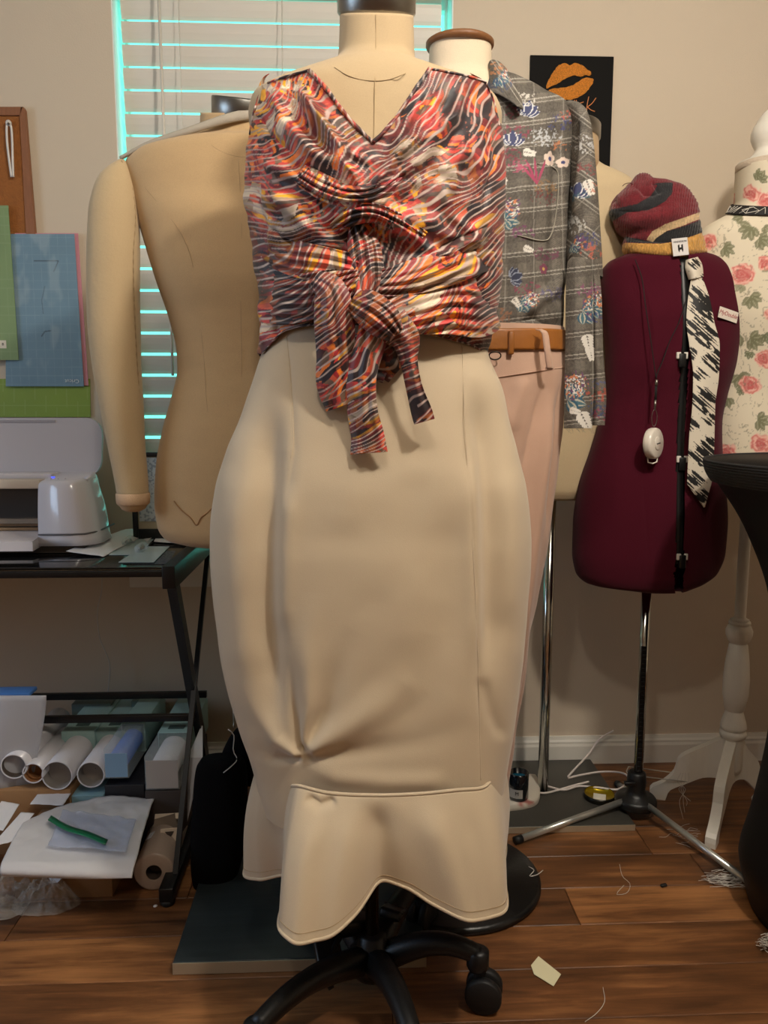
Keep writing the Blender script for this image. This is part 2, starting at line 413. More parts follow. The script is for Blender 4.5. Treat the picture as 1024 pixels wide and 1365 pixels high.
# blind: each slat its own part
M_slat = mat('blind_slat', (222, 214, 202), .45, bump=.05, bscale=30, stretch=(1, 20, 20))
YB = YW+.035
bl = thing('window_blind', ((wx0+wx1)/2, YB, wz0), 'white wooden slatted window blind lowered behind the dress forms', 'blind')
bx0, bx1 = V(163, 60, YB)[0], V(588, 60, YB)[0]
pitch = .0605; zz = V(300, 14, YB)[2]; zs = []
while zz < wz1-.09: zz += pitch
z = zz
tilt = R(-100); first = None
M_slv = [(-.0262, -.0015), (-.0165, .0008), (0, .0018), (.0165, .0008), (.0262, -.0015)]
while z > wz0+.045:
    if first is None:
        s = MB(); P = []
        for (a, h) in M_slv: P.append((0, a, h))
        rt = Matrix.Rotation(-tilt, 3, 'X')
        top = [rt @ Vector(p) for p in P]; bot = [rt @ Vector((p[0], p[1], p[2]-.0028)) for p in P]
        ring = [np.array(t)+(bx0, YB, z) for t in top+bot[::-1]]
        s.prism(ring, (bx1-bx0, 0, 0), smooth=False)
        first = s.build('slat', M_slat, bl); fz = z; fl = tuple(first.location)
    else:
        o = first.copy(); COL.objects.link(o); o.location = (fl[0], fl[1], fl[2]+z-fz)
    z -= pitch
MB().box2((bx0, YB-.03, wz1-.07), (bx1, YB+.03, wz1-.015), bev=.003).build('head_rail', M_slat, bl)
MB().box2((bx0, YB-.025, wz0+.004), (bx1, YB+.025, wz0+.022), bev=.003).build('bottom_rail', M_slat, bl)
yc = YB-.036
for px in (376,):
    MB().tube([V(px, 3, yc)*[1, 0, 0]+[0, yc, wz1-.07], V(px+2, 640, yc)*[1, 0, 0]+[0, yc, wz0+.02]], .0012, 6).build('ladder_cord', M_slat, bl)
MB().tube([(V(238, 3, yc)[0], yc, wz1-.07), (V(238, 3, yc)[0], yc, wz0+.02)], .0012, 6).build('ladder_cord', M_slat, bl)
MB().tube([(V(213, 3, yc)[0], yc-.01, wz1-.07), (V(220, 160, yc)[0], yc-.012, 1.35), (V(221, 200, yc)[0], yc-.012, 1.2)], .0042, 8).build('tilt_wand', M_slat, bl)

# ================================================================ WALL POSTER
YP = YW-.004
c = [V(707, 74, YP), V(818, 76, YP), V(812, 222, YP), V(706, 222, YP)]
x0, x1, z0, z1 = c[0][0], c[1][0], c[2][2], c[0][2]
post = thing('wall_poster', ((x0+x1)/2, YP, z0), 'black wall print with orange glitter lips above the floral shirt', 'poster')
MB().box2((x0, YP-.003, z0), (x1, YP+.003, z1)).build('board', mat('poster_black', (14, 12, 10), .7, spec=.15), post)
M_gl = mat('orange_glitter', (214, 132, 42), .35, metal=.35, bump=.9, bscale=420, var=.35, vscale=300)
def Zm4(x, y): return (640+x/4.55, 30+y/4.55)
upper = [(400, 400), (418, 345), (452, 290), (480, 258), (520, 250), (548, 262), (575, 246), (612, 258), (650, 285), (672, 300), (668, 322), (640, 318), (610, 330), (575, 322), (545, 330), (510, 345), (470, 372), (435, 385)]
lower = [(412, 418), (450, 400), (490, 398), (530, 392), (580, 372), (620, 345), (655, 335), (688, 350), (672, 385), (640, 425), (600, 452), (550, 470), (500, 462), (455, 445)]
for poly in (upper, lower):
    P3 = spline([Zm4(*p) for p in poly], 60, True); rg = np.random.RandomState(3)
    P3 = P3+rg.randn(60, 2)*.28
    MB().prism([V(p[0], p[1], YP-.004) for p in P3], (0, -.0015, 0)).build('lips', M_gl, post)
M_ln = mat('orange_line', (226, 140, 80), .5)
let = MB()
def stroke(pts, r=.0011):
    let.tube([V(*Zm4(a, b_), YP-.0045) for a, b_ in spline(pts, 18)], r, 6)
stroke([(585, 470), (582, 500), (585, 522), (580, 540)]); stroke([(628, 482), (600, 495), (597, 530), (625, 540), (640, 520)])
stroke([(660, 450), (650, 500), (646, 560)]); stroke([(703, 458), (680, 490), (652, 512)]); stroke([(652, 512), (672, 530), (697, 540)])
stroke([(545, 474), (560, 500), (575, 470)])
let.build('lettering', M_ln, post)
# ================================================================ MAIN DRESS FORM
M_linen = mat('form_linen', (188, 164, 128), .85, bump=.25, bscale=900, weave=.05, sheen=.2, stretch=(1, 1, 2.5))
M_seam = mat('seam_thread', (166, 142, 106), .8)
M_steel = mat('brushed_steel', (150, 148, 142), .32, metal=1.0, bump=.06, bscale=60, stretch=(1, 1, 40))
M_chrome = mat('chrome', (205, 205, 200), .14, metal=1.0)
M_black = mat('black_iron', (14, 14, 15), .42, bump=.08, bscale=200)
M_rubber = mat('black_rubber', (16, 16, 17), .6)
YM = 1.34
mx = V(499, 400, YM)[0]
main = thing('dress_form', (mx, YM, 0), 'foreground beige dress form with steel neck cap, wearing the blouse and skirt', 'dress form')
rows = [(20, 453, 551, .062, .062), (60, 452, 552, .064, .064), (80, 450, 553, .066, .068), (92, 440, 560, .072, .074), (104, 405, 596, .084, .086), (118, 362, 640, .094, .098), (132, 337, 661, .10, .105), (155, 332, 668, .106, .11), (185, 336, 664, .112, .112),
        (250, 342, 655, .125, .105), (300, 352, 646, .12, .10), (400, 378, 622, .105, .095), (440, 385, 615, .1, .095), (560, 350, 650, .115, .11), (680, 330, 668, .12, .125), (800, 345, 655, .10, .10)]
def tilt_neck(P, Y, zl, zh, k):
    w_ = sstep(zl, zh, P[..., 2]); P[..., 2] += w_*k*(P[..., 1]-Y); return P
P = body(YM, rows, 200, 180); P = tilt_neck(P, YM, V(500, 90, YM)[2], V(500, 20, YM)[2], .40)
mb = MB(); mb.grid(P, True, caps=True); mb.build('torso', M_linen, main)
# neckline seam and centre seam
def on_surface(P, pts, Y, off=.0006):
    """nearest front points of a grid for pixel points"""
    u, v = proj(P); fr = P[..., 1] <= Y+.002; out = []
    for (a, b_) in pts:
        d = (u-a)**2+(v-b_)**2+np.where(fr, 0, 1e9); i = np.unravel_index(np.argmin(d), d.shape)
        q = P[i].copy(); s = V(a, b_, q[1]); s[1] -= off; out.append(s)
    return out
mb = MB(); mb.tube(spline(on_surface(P, [(446, 90), (462, 100), (480, 106), (500, 108), (520, 106), (540, 98), (554, 88)], YM), 40), .0007, 6)
mb.tube(spline(on_surface(P, [(501, 20), (501, 60), (500, 108), (499, 150), (498, 200)], YM), 40), .0006, 6)
mb.build('seam', M_seam, main)
nb = V(502, 17, YM)
mb = MB(); mb.lathe([(.061, -.004), (.0635, 0), (.0635, .045), (.060, .052), (.03, .056), (.001, .057)], (V(502, 60, YM)[0], YM, nb[2]-.001), (0, -.40, 1), n=48)
mb.build('neck_cap', M_steel, main)
fb = G(497, 1240, 0.2); px_ = V(496, 1200, YM)[0]
mb = MB(); mb.tube([(px_, YM, .10), (px_, YM, .62)], .0125, 20); mb.build('pole', mat('brass_pole', (176, 138, 100), .25, metal=1.0), main)
# hub
zh = .088
mb = MB(); mb.lathe([(.018, -.05), (.036, -.048), (.045, -.035), (.05, -.015), (.042, 0), (.03, .012), (.026, .03), (.02, .034)], (px_, YM, zh), n=24)
mb.build('hub', M_black, main)
legs = [(-14, .17), (58, .17), (130, .17), (226, .25), (284, .22)]
for ang, Ln in legs:
    a = R(ang); d = np.array([math.cos(a), math.sin(a), 0]); mb = MB(); pts = []
    for t in np.linspace(0, 1, 12): pts.append((px_+d[0]*(.03+Ln*t), YM+d[1]*(.03+Ln*t), .078+.045*math.sin(t*2.2)-.010*t*t))
    mb.tube(spline(pts, 20), np.linspace(.026, .017, 20), 12, flat=1.0)
    e_ = np.array(pts[-1]); lg = mb.build('leg', M_black, main)
    mb = MB(); mb.lathe([(.018, 0), (.021, .006), (.021, .034), (.014, .04)], (e_[0], e_[1], .078), n=16); mb.build('leg_cap', M_black, lg)
    mb = MB(); sd = np.array([-d[1], d[0], 0])
    for q in (-1, 1): mb.lathe([(.004, -.009), (.031, -.009), (.034, -.006), (.034, .006), (.031, .009), (.004, .009)], (e_[0]+sd[0]*.014*q+d[0]*.012, e_[1]+sd[1]*.014*q+d[1]*.012, .0345), axis=sd, n=22)
    mb.box((e_[0]+d[0]*.004, e_[1]+d[1]*.004, .062), (.02, .02, .05), bev=.004)
    mb.build('caster', M_rubber, lg)
# pedal
pc = G(440, 1290, .12)
mb = MB(); mb.box((px_-.05, YM+.02, .13), (.09, .06, .03), rot=(0, .2, .5), bev=.006); mb.box((px_-.085, YM-.03, .12), (.05, .085, .014), rot=(.35, .2, .3), bev=.004)
mb.tube([(px_-.06, YM-.02, .13), (px_-.09, YM-.07, .10), (px_-.075, YM-.085, .075)], .006, 8)
mb.box((px_-.03, YM+.07, .12), (.05, .07, .02), rot=(-.3, 0, .2), bev=.005)
mb.build('foot_pedal', M_black, main)
mb = MB(); mb.box((px_+.045, YM+.06, .12), (.045, .075, .02), rot=(-.45, .1, -.35), bev=.006)
for q in range(5): mb.box((px_+.045, YM+.035+q*.011, .137-q*.004), (.036, .004, .004), rot=(-.45, .1, -.35))
mb.build('foot_pedal', M_black, main)

# ---------------------------------------------------------------- BLOUSE
PALE = lin((232, 214, 196))
def blouse_paint(u, v, seed=0, shift=0.0):
    """brush-stroke print: colour blots crossed by pale wavy lines"""
    s = seed*31
    w1 = fbm(u/105+shift, v/95, s+1, 2)*2-1; w2 = fbm(u/75+9, v/75+shift, s+2, 2)*2-1; w3 = fbm(u/28, v/28, s+3, 2)*2-1
    t = sstep(470, 560, u+25*w2)
    phi = np.hypot(u-300, v-40)*.95+.25*(v-250)*t+44*w1+5*w3
    psi = np.arctan2(v-40, u-300)*-230+50*w2
    n = fbm(psi/44+3.1, phi/26, s+4, 2); n2 = fbm(u/55+5, v/55, s+5, 2); fine = vnoise(psi/11, phi/2.6, s+6); dt = vnoise(u/1.5, v/1.5, s+7)
    pal = [(50, 34, 42), (40, 38, 48), (92, 42, 40), (150, 42, 46), (206, 66, 54), (134, 104, 84), (214, 92, 60), (176, 42, 50), (232, 120, 36), (70, 40, 40), (202, 62, 58), (244, 172, 36), (176, 148, 116), (224, 204, 178)]
    x = np.clip((n*.60+.30*n2+.20*fine+.02*dt-.22)/.62, 0, .9999); idx = (x*len(pal)*1.45).astype(int) % len(pal)
    ci = np.floor((psi+9*(vnoise(u/9, v/9, s+20)-.5))/25); cj = np.floor((phi+6*(vnoise(psi/16, phi/7, s+21)-.5))/9.5+.5*(ci % 2)); hs = vnoise(ci*1.0+.0, cj*1.0, s+22)
    x = np.clip((n2*.55+n*.35+.42*(hs-.5)-.18)/.58, 0, .9999); idx = (x*len(pal)*1.0).astype(int) % len(pal)
    c = lin(np.array(pal))[idx]*(.82+.36*vnoise(psi/9, phi/1.8, s+23))[..., None]
    # darker, browner toward the sides of the print repeat
    dk = sstep(.47, .60, fbm(u/48+20, v/48+7, s+8, 2)+.05*sstep(280, 340, v))[..., None]
    c = c*(1-.55*dk)+lin((52, 32, 34))*.55*dk
    # broken flecks
    fl = (vnoise(psi/7, phi/3.1, s+9) > .84)[..., None]; c = np.where(fl, c*.45+lin((226, 120, 84))*.45, c)
    per = 9.5+3.0*(fbm(u/90, v/90, s+10, 1)-.5)
    st = phi/8.2+.35*(vnoise(psi/24, phi/24, s+11)-.5); fr = st-np.floor(st)
    wd = .17+.26*vnoise(psi/30, np.floor(st)*3.3, s+12)
    ln = np.clip((wd/2-np.abs(fr-.5))/.07, 0, 1)*(vnoise(psi/34, np.floor(st)*1.7+3, s+13) > .22)
    lc = lin((214, 192, 180))*(.62+.38*vnoise(psi/14, phi/14, s+14))[..., None]
    lc = np.where((vnoise(u/60, v/60, s+15) > .62)[..., None], lc*.55+lin((170, 138, 132))*.45, lc)
    c = c*(c.mean(-1, keepdims=True)/.35+.3).clip(.62, 1.05)
    return c*(1-ln[..., None])+lc*ln[..., None]
M_bl = mat('printed_chiffon', attr=True, rough=.55, bump=.12, bscale=900, sheen=.15, weave=.05)
brow = [(86, 395, 606, .085, .085), (95, 372, 626, .098, .095), (104, 352, 642, .106, .104), (118, 345, 652, .112, .11), (150, 340, 660, .118, .115), (185, 334, 666, .126, .12), (250, 328, 671, .142, .12), (300, 333, 669, .142, .115), (350, 342, 666, .134, .112), (400, 347, 660, .128, .112), (440, 349, 652, .124, .112), (480, 347, 647, .122, .115)]
P = body(YM, brow, 400, 760, e=2.25)
Nn = outward(P); u, v = uvof(P, YM)
K = []
tw = (487, 268)
for tx, ty, wd, a in [(395, 112, 9, .010), (412, 130, 7, .008), (352, 150, 10, .009), (340, 210, 9, .008), (338, 262, 10, .007), (345, 320, 9, .008), (372, 372, 8, .006), (565, 118, 9, .010), (592, 112, 8, .009), (612, 150, 9, .009), (545, 150, 7, .008), (640, 190, 8, .005), (650, 330, 10, .008), (640, 372, 9, .009), (604, 300, 8, .007), (560, 205, 7, .006)]:
    mxp = ((tx+tw[0])/2+6, (ty+tw[1])/2+10); K.append(([(tx, ty), mxp, tw], wd, a))
K += [([(366, 108), (380, 160), (420, 205), (470, 232), (500, 238)], 9, .012), ([(398, 108), (425, 165), (462, 205), (498, 222)], 7, .010), ([(350, 250), (400, 290), (450, 330), (520, 350)], 10, .010),
      ([(618, 112), (600, 165), (560, 190), (520, 215)], 9, .012), ([(660, 290), (610, 330), (560, 352), (500, 372)], 10, .014), ([(430, 240), (450, 262), (478, 275), (520, 268), (548, 240)], 9, .016),
      ([(440, 292), (480, 283), (530, 300), (562, 322)], 8, .012), ([(650, 300), (600, 322), (560, 345)], 3.5, -.012, 's'), ([(355, 300), (400, 330), (460, 352)], 3.5, -.010, 's'), ([(410, 215), (440, 250), (470, 275)], 3, -.010, 's'),
      ([(540, 235), (520, 262), (495, 275)], 3, -.010, 's'), ([(470, 282), (520, 292), (560, 318)], 3, -.010, 's'), ([(398, 210), (360, 180), (345, 150)], 3, -.006, 's'), ([(575, 130), (545, 180), (510, 220)], 3, -.008, 's'),
      ([(665, 180), (655, 230), (640, 290)], 5, -.006), ([(340, 240), (352, 300), (356, 360)], 5, -.006), ([(620, 170), (606, 220), (600, 270)], 7, .006), ([(585, 240), (600, 290), (640, 320)], 8, .006),
      ([(350, 395), (355, 430), (352, 465)], 4, .006), ([(372, 390), (372, 420), (366, 455)], 4, -.006), ([(640, 400), (632, 440), (640, 468)], 5, .006)]
D = folds(u, v, K)+.0045*(fbm(u/26, v/18, 61, 2)-.5)*2
front = P[..., 1] <= YM
D = np.where(front, D, D*.5)+.003
P2 = P+Nn*D[..., None]
out = [(342, 118), (352, 112), (380, 103), (412, 93), (421, 97), (433, 116), (455, 146), (476, 170), (497, 190), (512, 176), (532, 152), (552, 122), (566, 100), (574, 92), (600, 97), (628, 103), (648, 110), (657, 128), (664, 160), (690, 190), (690, 474), (652, 474), (645, 470), (630, 461), (600, 452), (575, 446), (545, 442), (480, 436), (440, 432), (410, 434), (380, 441), (364, 455), (350, 472), (300, 474), (300, 180), (331, 180), (336, 150)]
uu, vv = proj(P2)
back_ok = (v > 98) & (v < 474)
keep = np.where(front, inpoly(uu, vv, out), back_ok)
mb = MB(); mb.grid(P2, True, col=blouse_paint(u, v), keep=keep)
blouse = thing('blouse', (mx, YM, 1.15), 'sleeveless tie-front blouse with red, orange and white brushstroke print on foreground form', 'blouse')
mb.build('bodice', M_bl, blouse, colors=True)
def edge_roll(pts, r, seed, P=P2, Y=YM, off=.001):
    q = spline(on_surface(P, pts, Y, off), 70); rr = r*.75*(1+.10*np.sin(np.arange(70)*.35+seed))
    mb = MB(); mb.tube(q, rr, 10, flat=1.0); vv_ = np.vstack(mb.v); a, b_ = proj(vv_); mb.c = [blouse_paint(a+seed*40, b_, 1)]
    return mb.build('rolled_edge', M_bl, blouse, colors=True)
edge_roll([(412, 94), (433, 116), (455, 146), (476, 170), (497, 190)], .0042, 1)
edge_roll([(573, 92), (552, 122), (532, 152), (512, 176), (497, 190)], .0042, 2)
edge_roll([(357, 111), (380, 103), (412, 94)], .0025, 3)
edge_roll([(573, 92), (600, 97), (628, 103), (648, 110)], .0025, 4)
edge_roll([(346, 126), (338, 152), (333, 180)], .0022, 5)
edge_roll([(648, 112), (657, 132), (666, 168)], .0022, 6)
edge_roll([(350, 471), (364, 455), (380, 441), (410, 434), (440, 432)], .002, 7)
edge_roll([(545, 442), (575, 446), (600, 452), (630, 461), (646, 471)], .002, 8)
M_sash = mat('printed_chiffon_sash', attr=True, rough=.5, bump=.12, bscale=900, sheen=.15)
def sash(name, pts, n, m, bulge, rip, nrip, seed, dark=0, taper=None):
    P, U, W = ribbon(pts, n, m, bulge, rip, nrip, seed)
    c = blouse_paint(U+seed*57, W+seed*23, 2+seed % 3)
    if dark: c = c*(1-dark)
    mb = MB(); mb.grid(P, col=c); return mb.build(name, M_sash, blouse, colors=True, solid=.0009)
Yf = YM-.128
# wrap bands crossing to the knot
sash('wrap_band', [(350, 400, 28, YM-.03, 0), (372, 400, 33, Yf+.035, 0), (405, 396, 32, Yf+.0, 0), (440, 385, 26, Yf-.022, 0), (480, 372, 16, Yf-.03, 0)], 160, 90, .006, .004, 5, 1)
sash('wrap_band', [(658, 404, 32, YM-.04, 0), (638, 410, 40, Yf+.03, 0), (600, 410, 36, Yf-.004, 0), (555, 414, 32, Yf-.022, 0), (515, 425, 20, Yf-.032, 0), (488, 440, 10, Yf-.036, 0)], 200, 100, .010, .0045, 5, 2)
sash('wrap_band', [(655, 330, 26, YM-.05, 0), (620, 348, 24, Yf+.005, 0), (580, 362, 24, Yf-.018, 0), (540, 372, 22, Yf-.026, 0), (500, 380, 16, Yf-.028, 0)], 160, 70, .008, .004, 4, 3)
sash('wrap_band', [(352, 330, 20, YM-.05, 0), (395, 345, 24, Yf+.008, 0), (440, 355, 24, Yf-.016, 0), (485, 362, 20, Yf-.024, 0)], 140, 70, .008, .004, 4, 4)
# gathered centre twist
sash('twist', [(400, 230, 14, Yf+.0, 0), (432, 250, 17, Yf-.018, 0), (465, 262, 15, Yf-.030, 0), (500, 258, 16, Yf-.030, 0), (530, 235, 14, Yf-.018, 0), (548, 212, 10, Yf-.004, 0)], 140, 60, .012, .005, 4, 5)
sash('twist', [(440, 300, 14, Yf-.002, 0), (468, 285, 16, Yf-.026, 0), (500, 282, 15, Yf-.030, 0), (535, 296, 14, Yf-.018, 0), (566, 316, 10, Yf-.004, 0)], 140, 60, .012, .005, 4, 6)
sash('twist', [(478, 300, 16, Yf-.008, 0), (486, 335, 22, Yf-.022, 0), (492, 370, 20, Yf-.030, 0), (486, 405, 14, Yf-.034, 0)], 130, 60, .010, .005, 4, 7)
# knot and hanging tails
Yk = Yf-.030
sash('tie_tail', [(418, 372, 12, Yk+.008, 0), (440, 388, 22, Yk-.008, 0), (446, 430, 27, Yk-.006, 0), (447, 475, 25, Yk+.004, .004), (448, 510, 26, Yk+.012, .006), (458, 541, 24, Yk+.018, .006)], 180, 60, .012, .003, 3, 8)
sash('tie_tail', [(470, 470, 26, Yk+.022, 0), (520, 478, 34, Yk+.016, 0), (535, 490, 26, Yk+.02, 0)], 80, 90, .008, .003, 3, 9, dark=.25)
sash('tie_tail', [(503, 420, 22, Yk-.006, 0), (495, 455, 20, Yk-.010, 0), (482, 500, 20, Yk-.006, .004), (483, 545, 20, Yk-.002, .010), (490, 580, 22, Yk+.002, .008), (492, 604, 25, Yk+.004, .004)], 190, 56, .008, .003, 3, 10)
sash('tie_tail', [(520, 430, 26, Yk-.012, 0), (540, 452, 20, Yk-.012, .004), (545, 480, 12, Yk-.008, .004), (552, 515, 11, Yk-.006, .006), (562, 548, 14, Yk-.004, .004), (566, 562, 14, Yk-.003, 0)], 170, 46, .006, .002, 2, 11)
sash('knot', [(470, 398, 16, Yk-.004, 0), (490, 410, 24, Yk-.020, 0), (512, 428, 24, Yk-.022, 0), (530, 445, 15, Yk-.010, 0)], 90, 60, .016, .004, 4, 12)

# ---------------------------------------------------------------- SKIRT
M_sk = mat('cream_scuba', (196, 177, 149), .72, bump=.10, bscale=700, sheen=.3, weave=.025)
srow = [(430, 362, 638, .108, .108), (470, 350, 648, .116, .112), (520, 334, 668, .126, .12), (560, 320, 676, .134, .128), (600, 304, 686, .14, .135), (650, 289, 698, .148, .14), (700, 283, 705, .15, .145), (730, 283, 706, .152, .145), (800, 288, 701, .152, .14), (880, 299, 693, .152, .13), (950, 316, 684, .15, .12), (1010, 336, 674, .150, .11), (1045, 345, 668, .152, .105), (1062, 349, 664, .15, .10)]
P = body(YM, srow, 520, 560, e=2.5)
Nn = outward(P); u, v = uvof(P, YM); front = P[..., 1] <= YM
K = [([(382, 440), (388, 520), (392, 600), (380, 680)], 7, -.006, 's'), ([(616, 440), (618, 520), (624, 620), (634, 760), (640, 900), (642, 1050)], 6, -.007, 's'),
     ([(366, 520), (356, 600), (354, 700), (354, 800), (360, 900), (372, 990)], 20, -.038), ([(386, 640), (378, 740), (372, 860)], 16, .010), ([(636, 500), (650, 600), (656, 700), (658, 800), (654, 920)], 16, -.030),
     ([(628, 600), (634, 760), (636, 900)], 12, .010),
     ([(402, 1006), (392, 940), (384, 850)], 9, -.022, 'r'), ([(402, 1006), (413, 940), (410, 860), (420, 790)], 13, .020, 'r'), ([(402, 1006), (430, 950), (450, 890), (474, 840)], 14, -.020, 'r'),
     ([(402, 1004), (470, 965), (560, 915), (622, 840)], 26, .024, 'r'), ([(402, 1010), (470, 1004), (560, 990), (630, 960)], 15, -.012, 'r'), ([(500, 985), (560, 925), (592, 850), (600, 760), (598, 660)], 30, -.014),
     ([(402, 1008), (368, 985), (340, 945), (316, 890)], 12, .018, 'r'), ([(402, 1012), (362, 1012), (335, 990)], 8, -.012, 'r'), ([(402, 1020), (450, 1036), (520, 1042), (610, 1040)], 12, .008),
          ([(642, 900), (655, 950), (672, 990)], 10, -.008), ([(320, 620), (312, 720), (320, 840), (335, 930)], 18, .008), ([(680, 620), (684, 720), (678, 840)], 14, .008),
     ([(470, 560), (475, 640), (455, 720)], 24, .004), ([(560, 620), (550, 700), (570, 780)], 26, -.004)]
D = folds(u, v, K)+.0035*(fbm(u/90, v/70, 71, 2)-.5)*2
D = D*.62*np.where(front, 1, .4)*sstep(428, 450, v)
P2 = P+Nn*D[..., None]
mb = MB(); mb.grid(P2, True); skirt = thing('skirt', (mx, YM, .35), 'long cream fitted skirt with flared flounce hem on foreground form', 'skirt')
mb.build('skirt_body', M_sk, skirt)
# seam welts
for pts in ([(382, 445), (388, 520), (391, 580), (388, 610)], [(616, 445), (618, 520), (623, 620), (632, 760), (638, 900), (641, 1040)]):
    mb = MB(); mb.tube(spline(on_surface(P2, pts, YM, .0002), 80), .0007, 6); mb.build('seam', M_sk, skirt)
# flounce : closed loops from seam to hem
def loopP(L, n): return spline([V(a, b_, y_) for a, b_, y_ in L], n, True)
nL = 420
top = [(401, 1048, YM-.150), (440, 1057, YM-.163), (500, 1060, YM-.168), (560, 1058, YM-.165), (610, 1053, YM-.155), (645, 1049, YM-.128), (660, 1030, YM-.07), (669, 1010, YM), (640, 1010, YM+.10), (500, 1005, YM+.13), (380, 1010, YM+.09), (344, 1022, YM+.0), (352, 1030, YM-.06), (385, 1046, YM-.115)]
hem = [(373, 1238, YM-.235), (425, 1251, YM-.250), (470, 1222, YM-.225), (505, 1186, YM-.195), (540, 1183, YM-.185), (580, 1206, YM-.195), (630, 1224, YM-.205), (674, 1214, YM-.185), (671, 1160, YM-.08), (672, 1118, YM+.04), (640, 1085, YM+.15), (500, 1085, YM+.20), (360, 1110, YM+.14), (326, 1161, YM+.03), (345, 1172, YM-.03), (384, 1170, YM-.08)]
def by_anchor(L, cuts, ns):
    """closed loop sampled so that chosen points fall on chosen samples"""
    Q = np.array([V(a, b_, y_) for a, b_, y_ in L]); n = len(Q); dense = spline(Q, 2400, True); idx = []
    for c in cuts: idx.append(int(np.argmin(np.linalg.norm(dense-Q[c], axis=1))))
    out = []
    for i, c in enumerate(idx):
        e_ = idx[(i+1) % len(idx)]
        if e_ <= c: e_ += len(dense)
        out.append(dense[(np.linspace(c, e_, ns[i], endpoint=False)).astype(int) % len(dense)])
    return np.vstack(out)
NS = [230, 80, 120, 70, 60]
A = by_anchor(top, [0, 5, 7, 11, 13], NS); B = by_anchor(hem, [0, 7, 9, 13, 15], NS)
rowsF = 130; t = np.linspace(0, 1, rowsF)[:, None, None]
Pf = A[None]*(1-t**1.12)+B[None]*t**1.12
cen = np.array([mx, YM, 0]); rad = Pf-cen; rad[..., 2] = 0; rad /= np.linalg.norm(rad, axis=-1)[..., None]
Pf = Pf+rad*(.010*np.sin(PI*t)*1.0-.003*(t < .03))
u, v = proj(Pf); fr = Pf[..., 1] < YM
D = folds(u, v, [([(430, 1070), (410, 1150), (395, 1330)], 16, .010), ([(405, 1062), (425, 1075), (450, 1066)], 7, -.008), ([(500, 1062), (505, 1120), (510, 1300)], 22, -.020), ([(560, 1060), (590, 1140), (640, 1320)], 20, .012), ([(618, 1060), (645, 1140), (675, 1300)], 14, -.004),
                 ([(470, 1070), (462, 1140), (440, 1330)], 18, .008)])
Pf = Pf+rad*(np.where(fr, D, 0))[..., None]
mb = MB(); mb.grid(Pf, True); fl = mb.build('flounce', M_sk, skirt, solid=.0016)
mb = MB(); mb.tube(np.vstack([Pf[-1], Pf[-1][:1]]), .0032, 8, caps=False); mb.build('hem', M_sk, fl)
mb = MB(); hl = Pf[-9]+rad[-9]*.0012; mb.tube(np.vstack([hl, hl[:1]]), .0005, 5, caps=False); mb.build('hem_stitching', mat('cream_thread', (170, 145, 110), .8), fl)
mb = MB(); mb.tube(np.vstack([A, A[:1]])+[0, 0, .0], .0030, 8, caps=False); mb.build('waist_seam', M_sk, fl)
# ================================================================ LEFT DRESS FORM WITH ARM
M_linen2 = mat('form_linen_tan', (196, 164, 120), .88, bump=.3, bscale=700, weave=.09, sheen=.2, stretch=(1, 1, 3), var=.03, vscale=12)
YL = 1.70
lx = V(372, 1150, YL)[0]
left = thing('dress_form', (lx, YL, 0), 'tan linen dress form with one long stuffed arm, on a steel plate', 'dress form')
rows = [(150, 268, 380, .06, .06), (175, 266, 384, .062, .064), (184, 252, 400, .068, .07), (194, 215, 440, .082, .08), (206, 178, 478, .09, .085), (225, 168, 490, .096, .09), (260, 176, 482, .105, .10), (300, 187, 470, .118, .10), (370, 208, 448, .118, .092), (430, 228, 428, .10, .085), (470, 237, 420, .095, .085),
        (490, 238, 420, .095, .088), (530, 230, 430, .102, .098), (570, 219, 444, .110, .11), (620, 210, 458, .118, .12), (670, 208, 466, .12, .12), (700, 212, 462, .118, .115), (716, 222, 450, .11, .105), (723, 245, 430, .09, .085)]
P = body(YL, rows, 200, 180); P = tilt_neck(P, YL, V(330, 200, YL)[2], V(330, 160, YL)[2], .36)
mb = MB(); mb.grid(P, True, caps=True); mb.build('torso', M_linen2, left)
mb = MB()
for pts in ([(162, 214), (200, 258), (234, 300), (250, 330), (258, 360), (266, 420), (272, 480), (276, 540), (284, 590), (294, 625)], [(318, 212), (322, 300), (321, 400), (322, 500), (318, 620), (316, 715)], [(272, 182), (284, 195), (300, 204), (320, 209), (340, 208)]):
    mb.tube(spline(on_surface(P, pts, YL, -.0001), 70), .0004, 6)
mb.build('seam', M_seam, left)
# frayed stitched mark near the hip
mb = MB(); mb.tube(spline(on_surface(P, [(232, 668), (242, 680), (254, 690), (262, 700), (268, 690), (276, 684), (284, 676)], YL, .0005), 40), .0012, 6); mb.build('hip_stitching', mat('tan_thread', (160, 118, 76), .9), left)
n0 = V(325, 150, YL); n1 = V(325, 128, YL)
mb = MB(); cc = np.array([V(328, 150, YL)[0], YL, n0[2]-.004]); ax = np.array([.10, -.36, 1.]); mb.lathe([(.0685, -.012), (.0705, -.01), (.071, .026), (.069, .029), (.03, .030), (.001, .030)], cc, ax, n=48); mb.build('neck_cap', M_steel, left)
# shoulder flap
q = spline([(160, 212), (200, 192), (250, 176), (300, 160), (338, 152)], 50)
mb = MB(); G1 = []
for i, (a, b_) in enumerate(q):
    t = i/49; hw = 1.5+5.5*t
    G1.append([V(a, b_+hw*s_-1, YL-.030-.04*math.sin(t*2.2)-.004*(1-s_*s_)) for s_ in np.linspace(-1, 1, 9)])
mb.grid(np.array(G1)); mb.build('shoulder_strap', mat('grey_webbing', (176, 166, 150), .7, bump=.2, bscale=500), left, solid=.004)
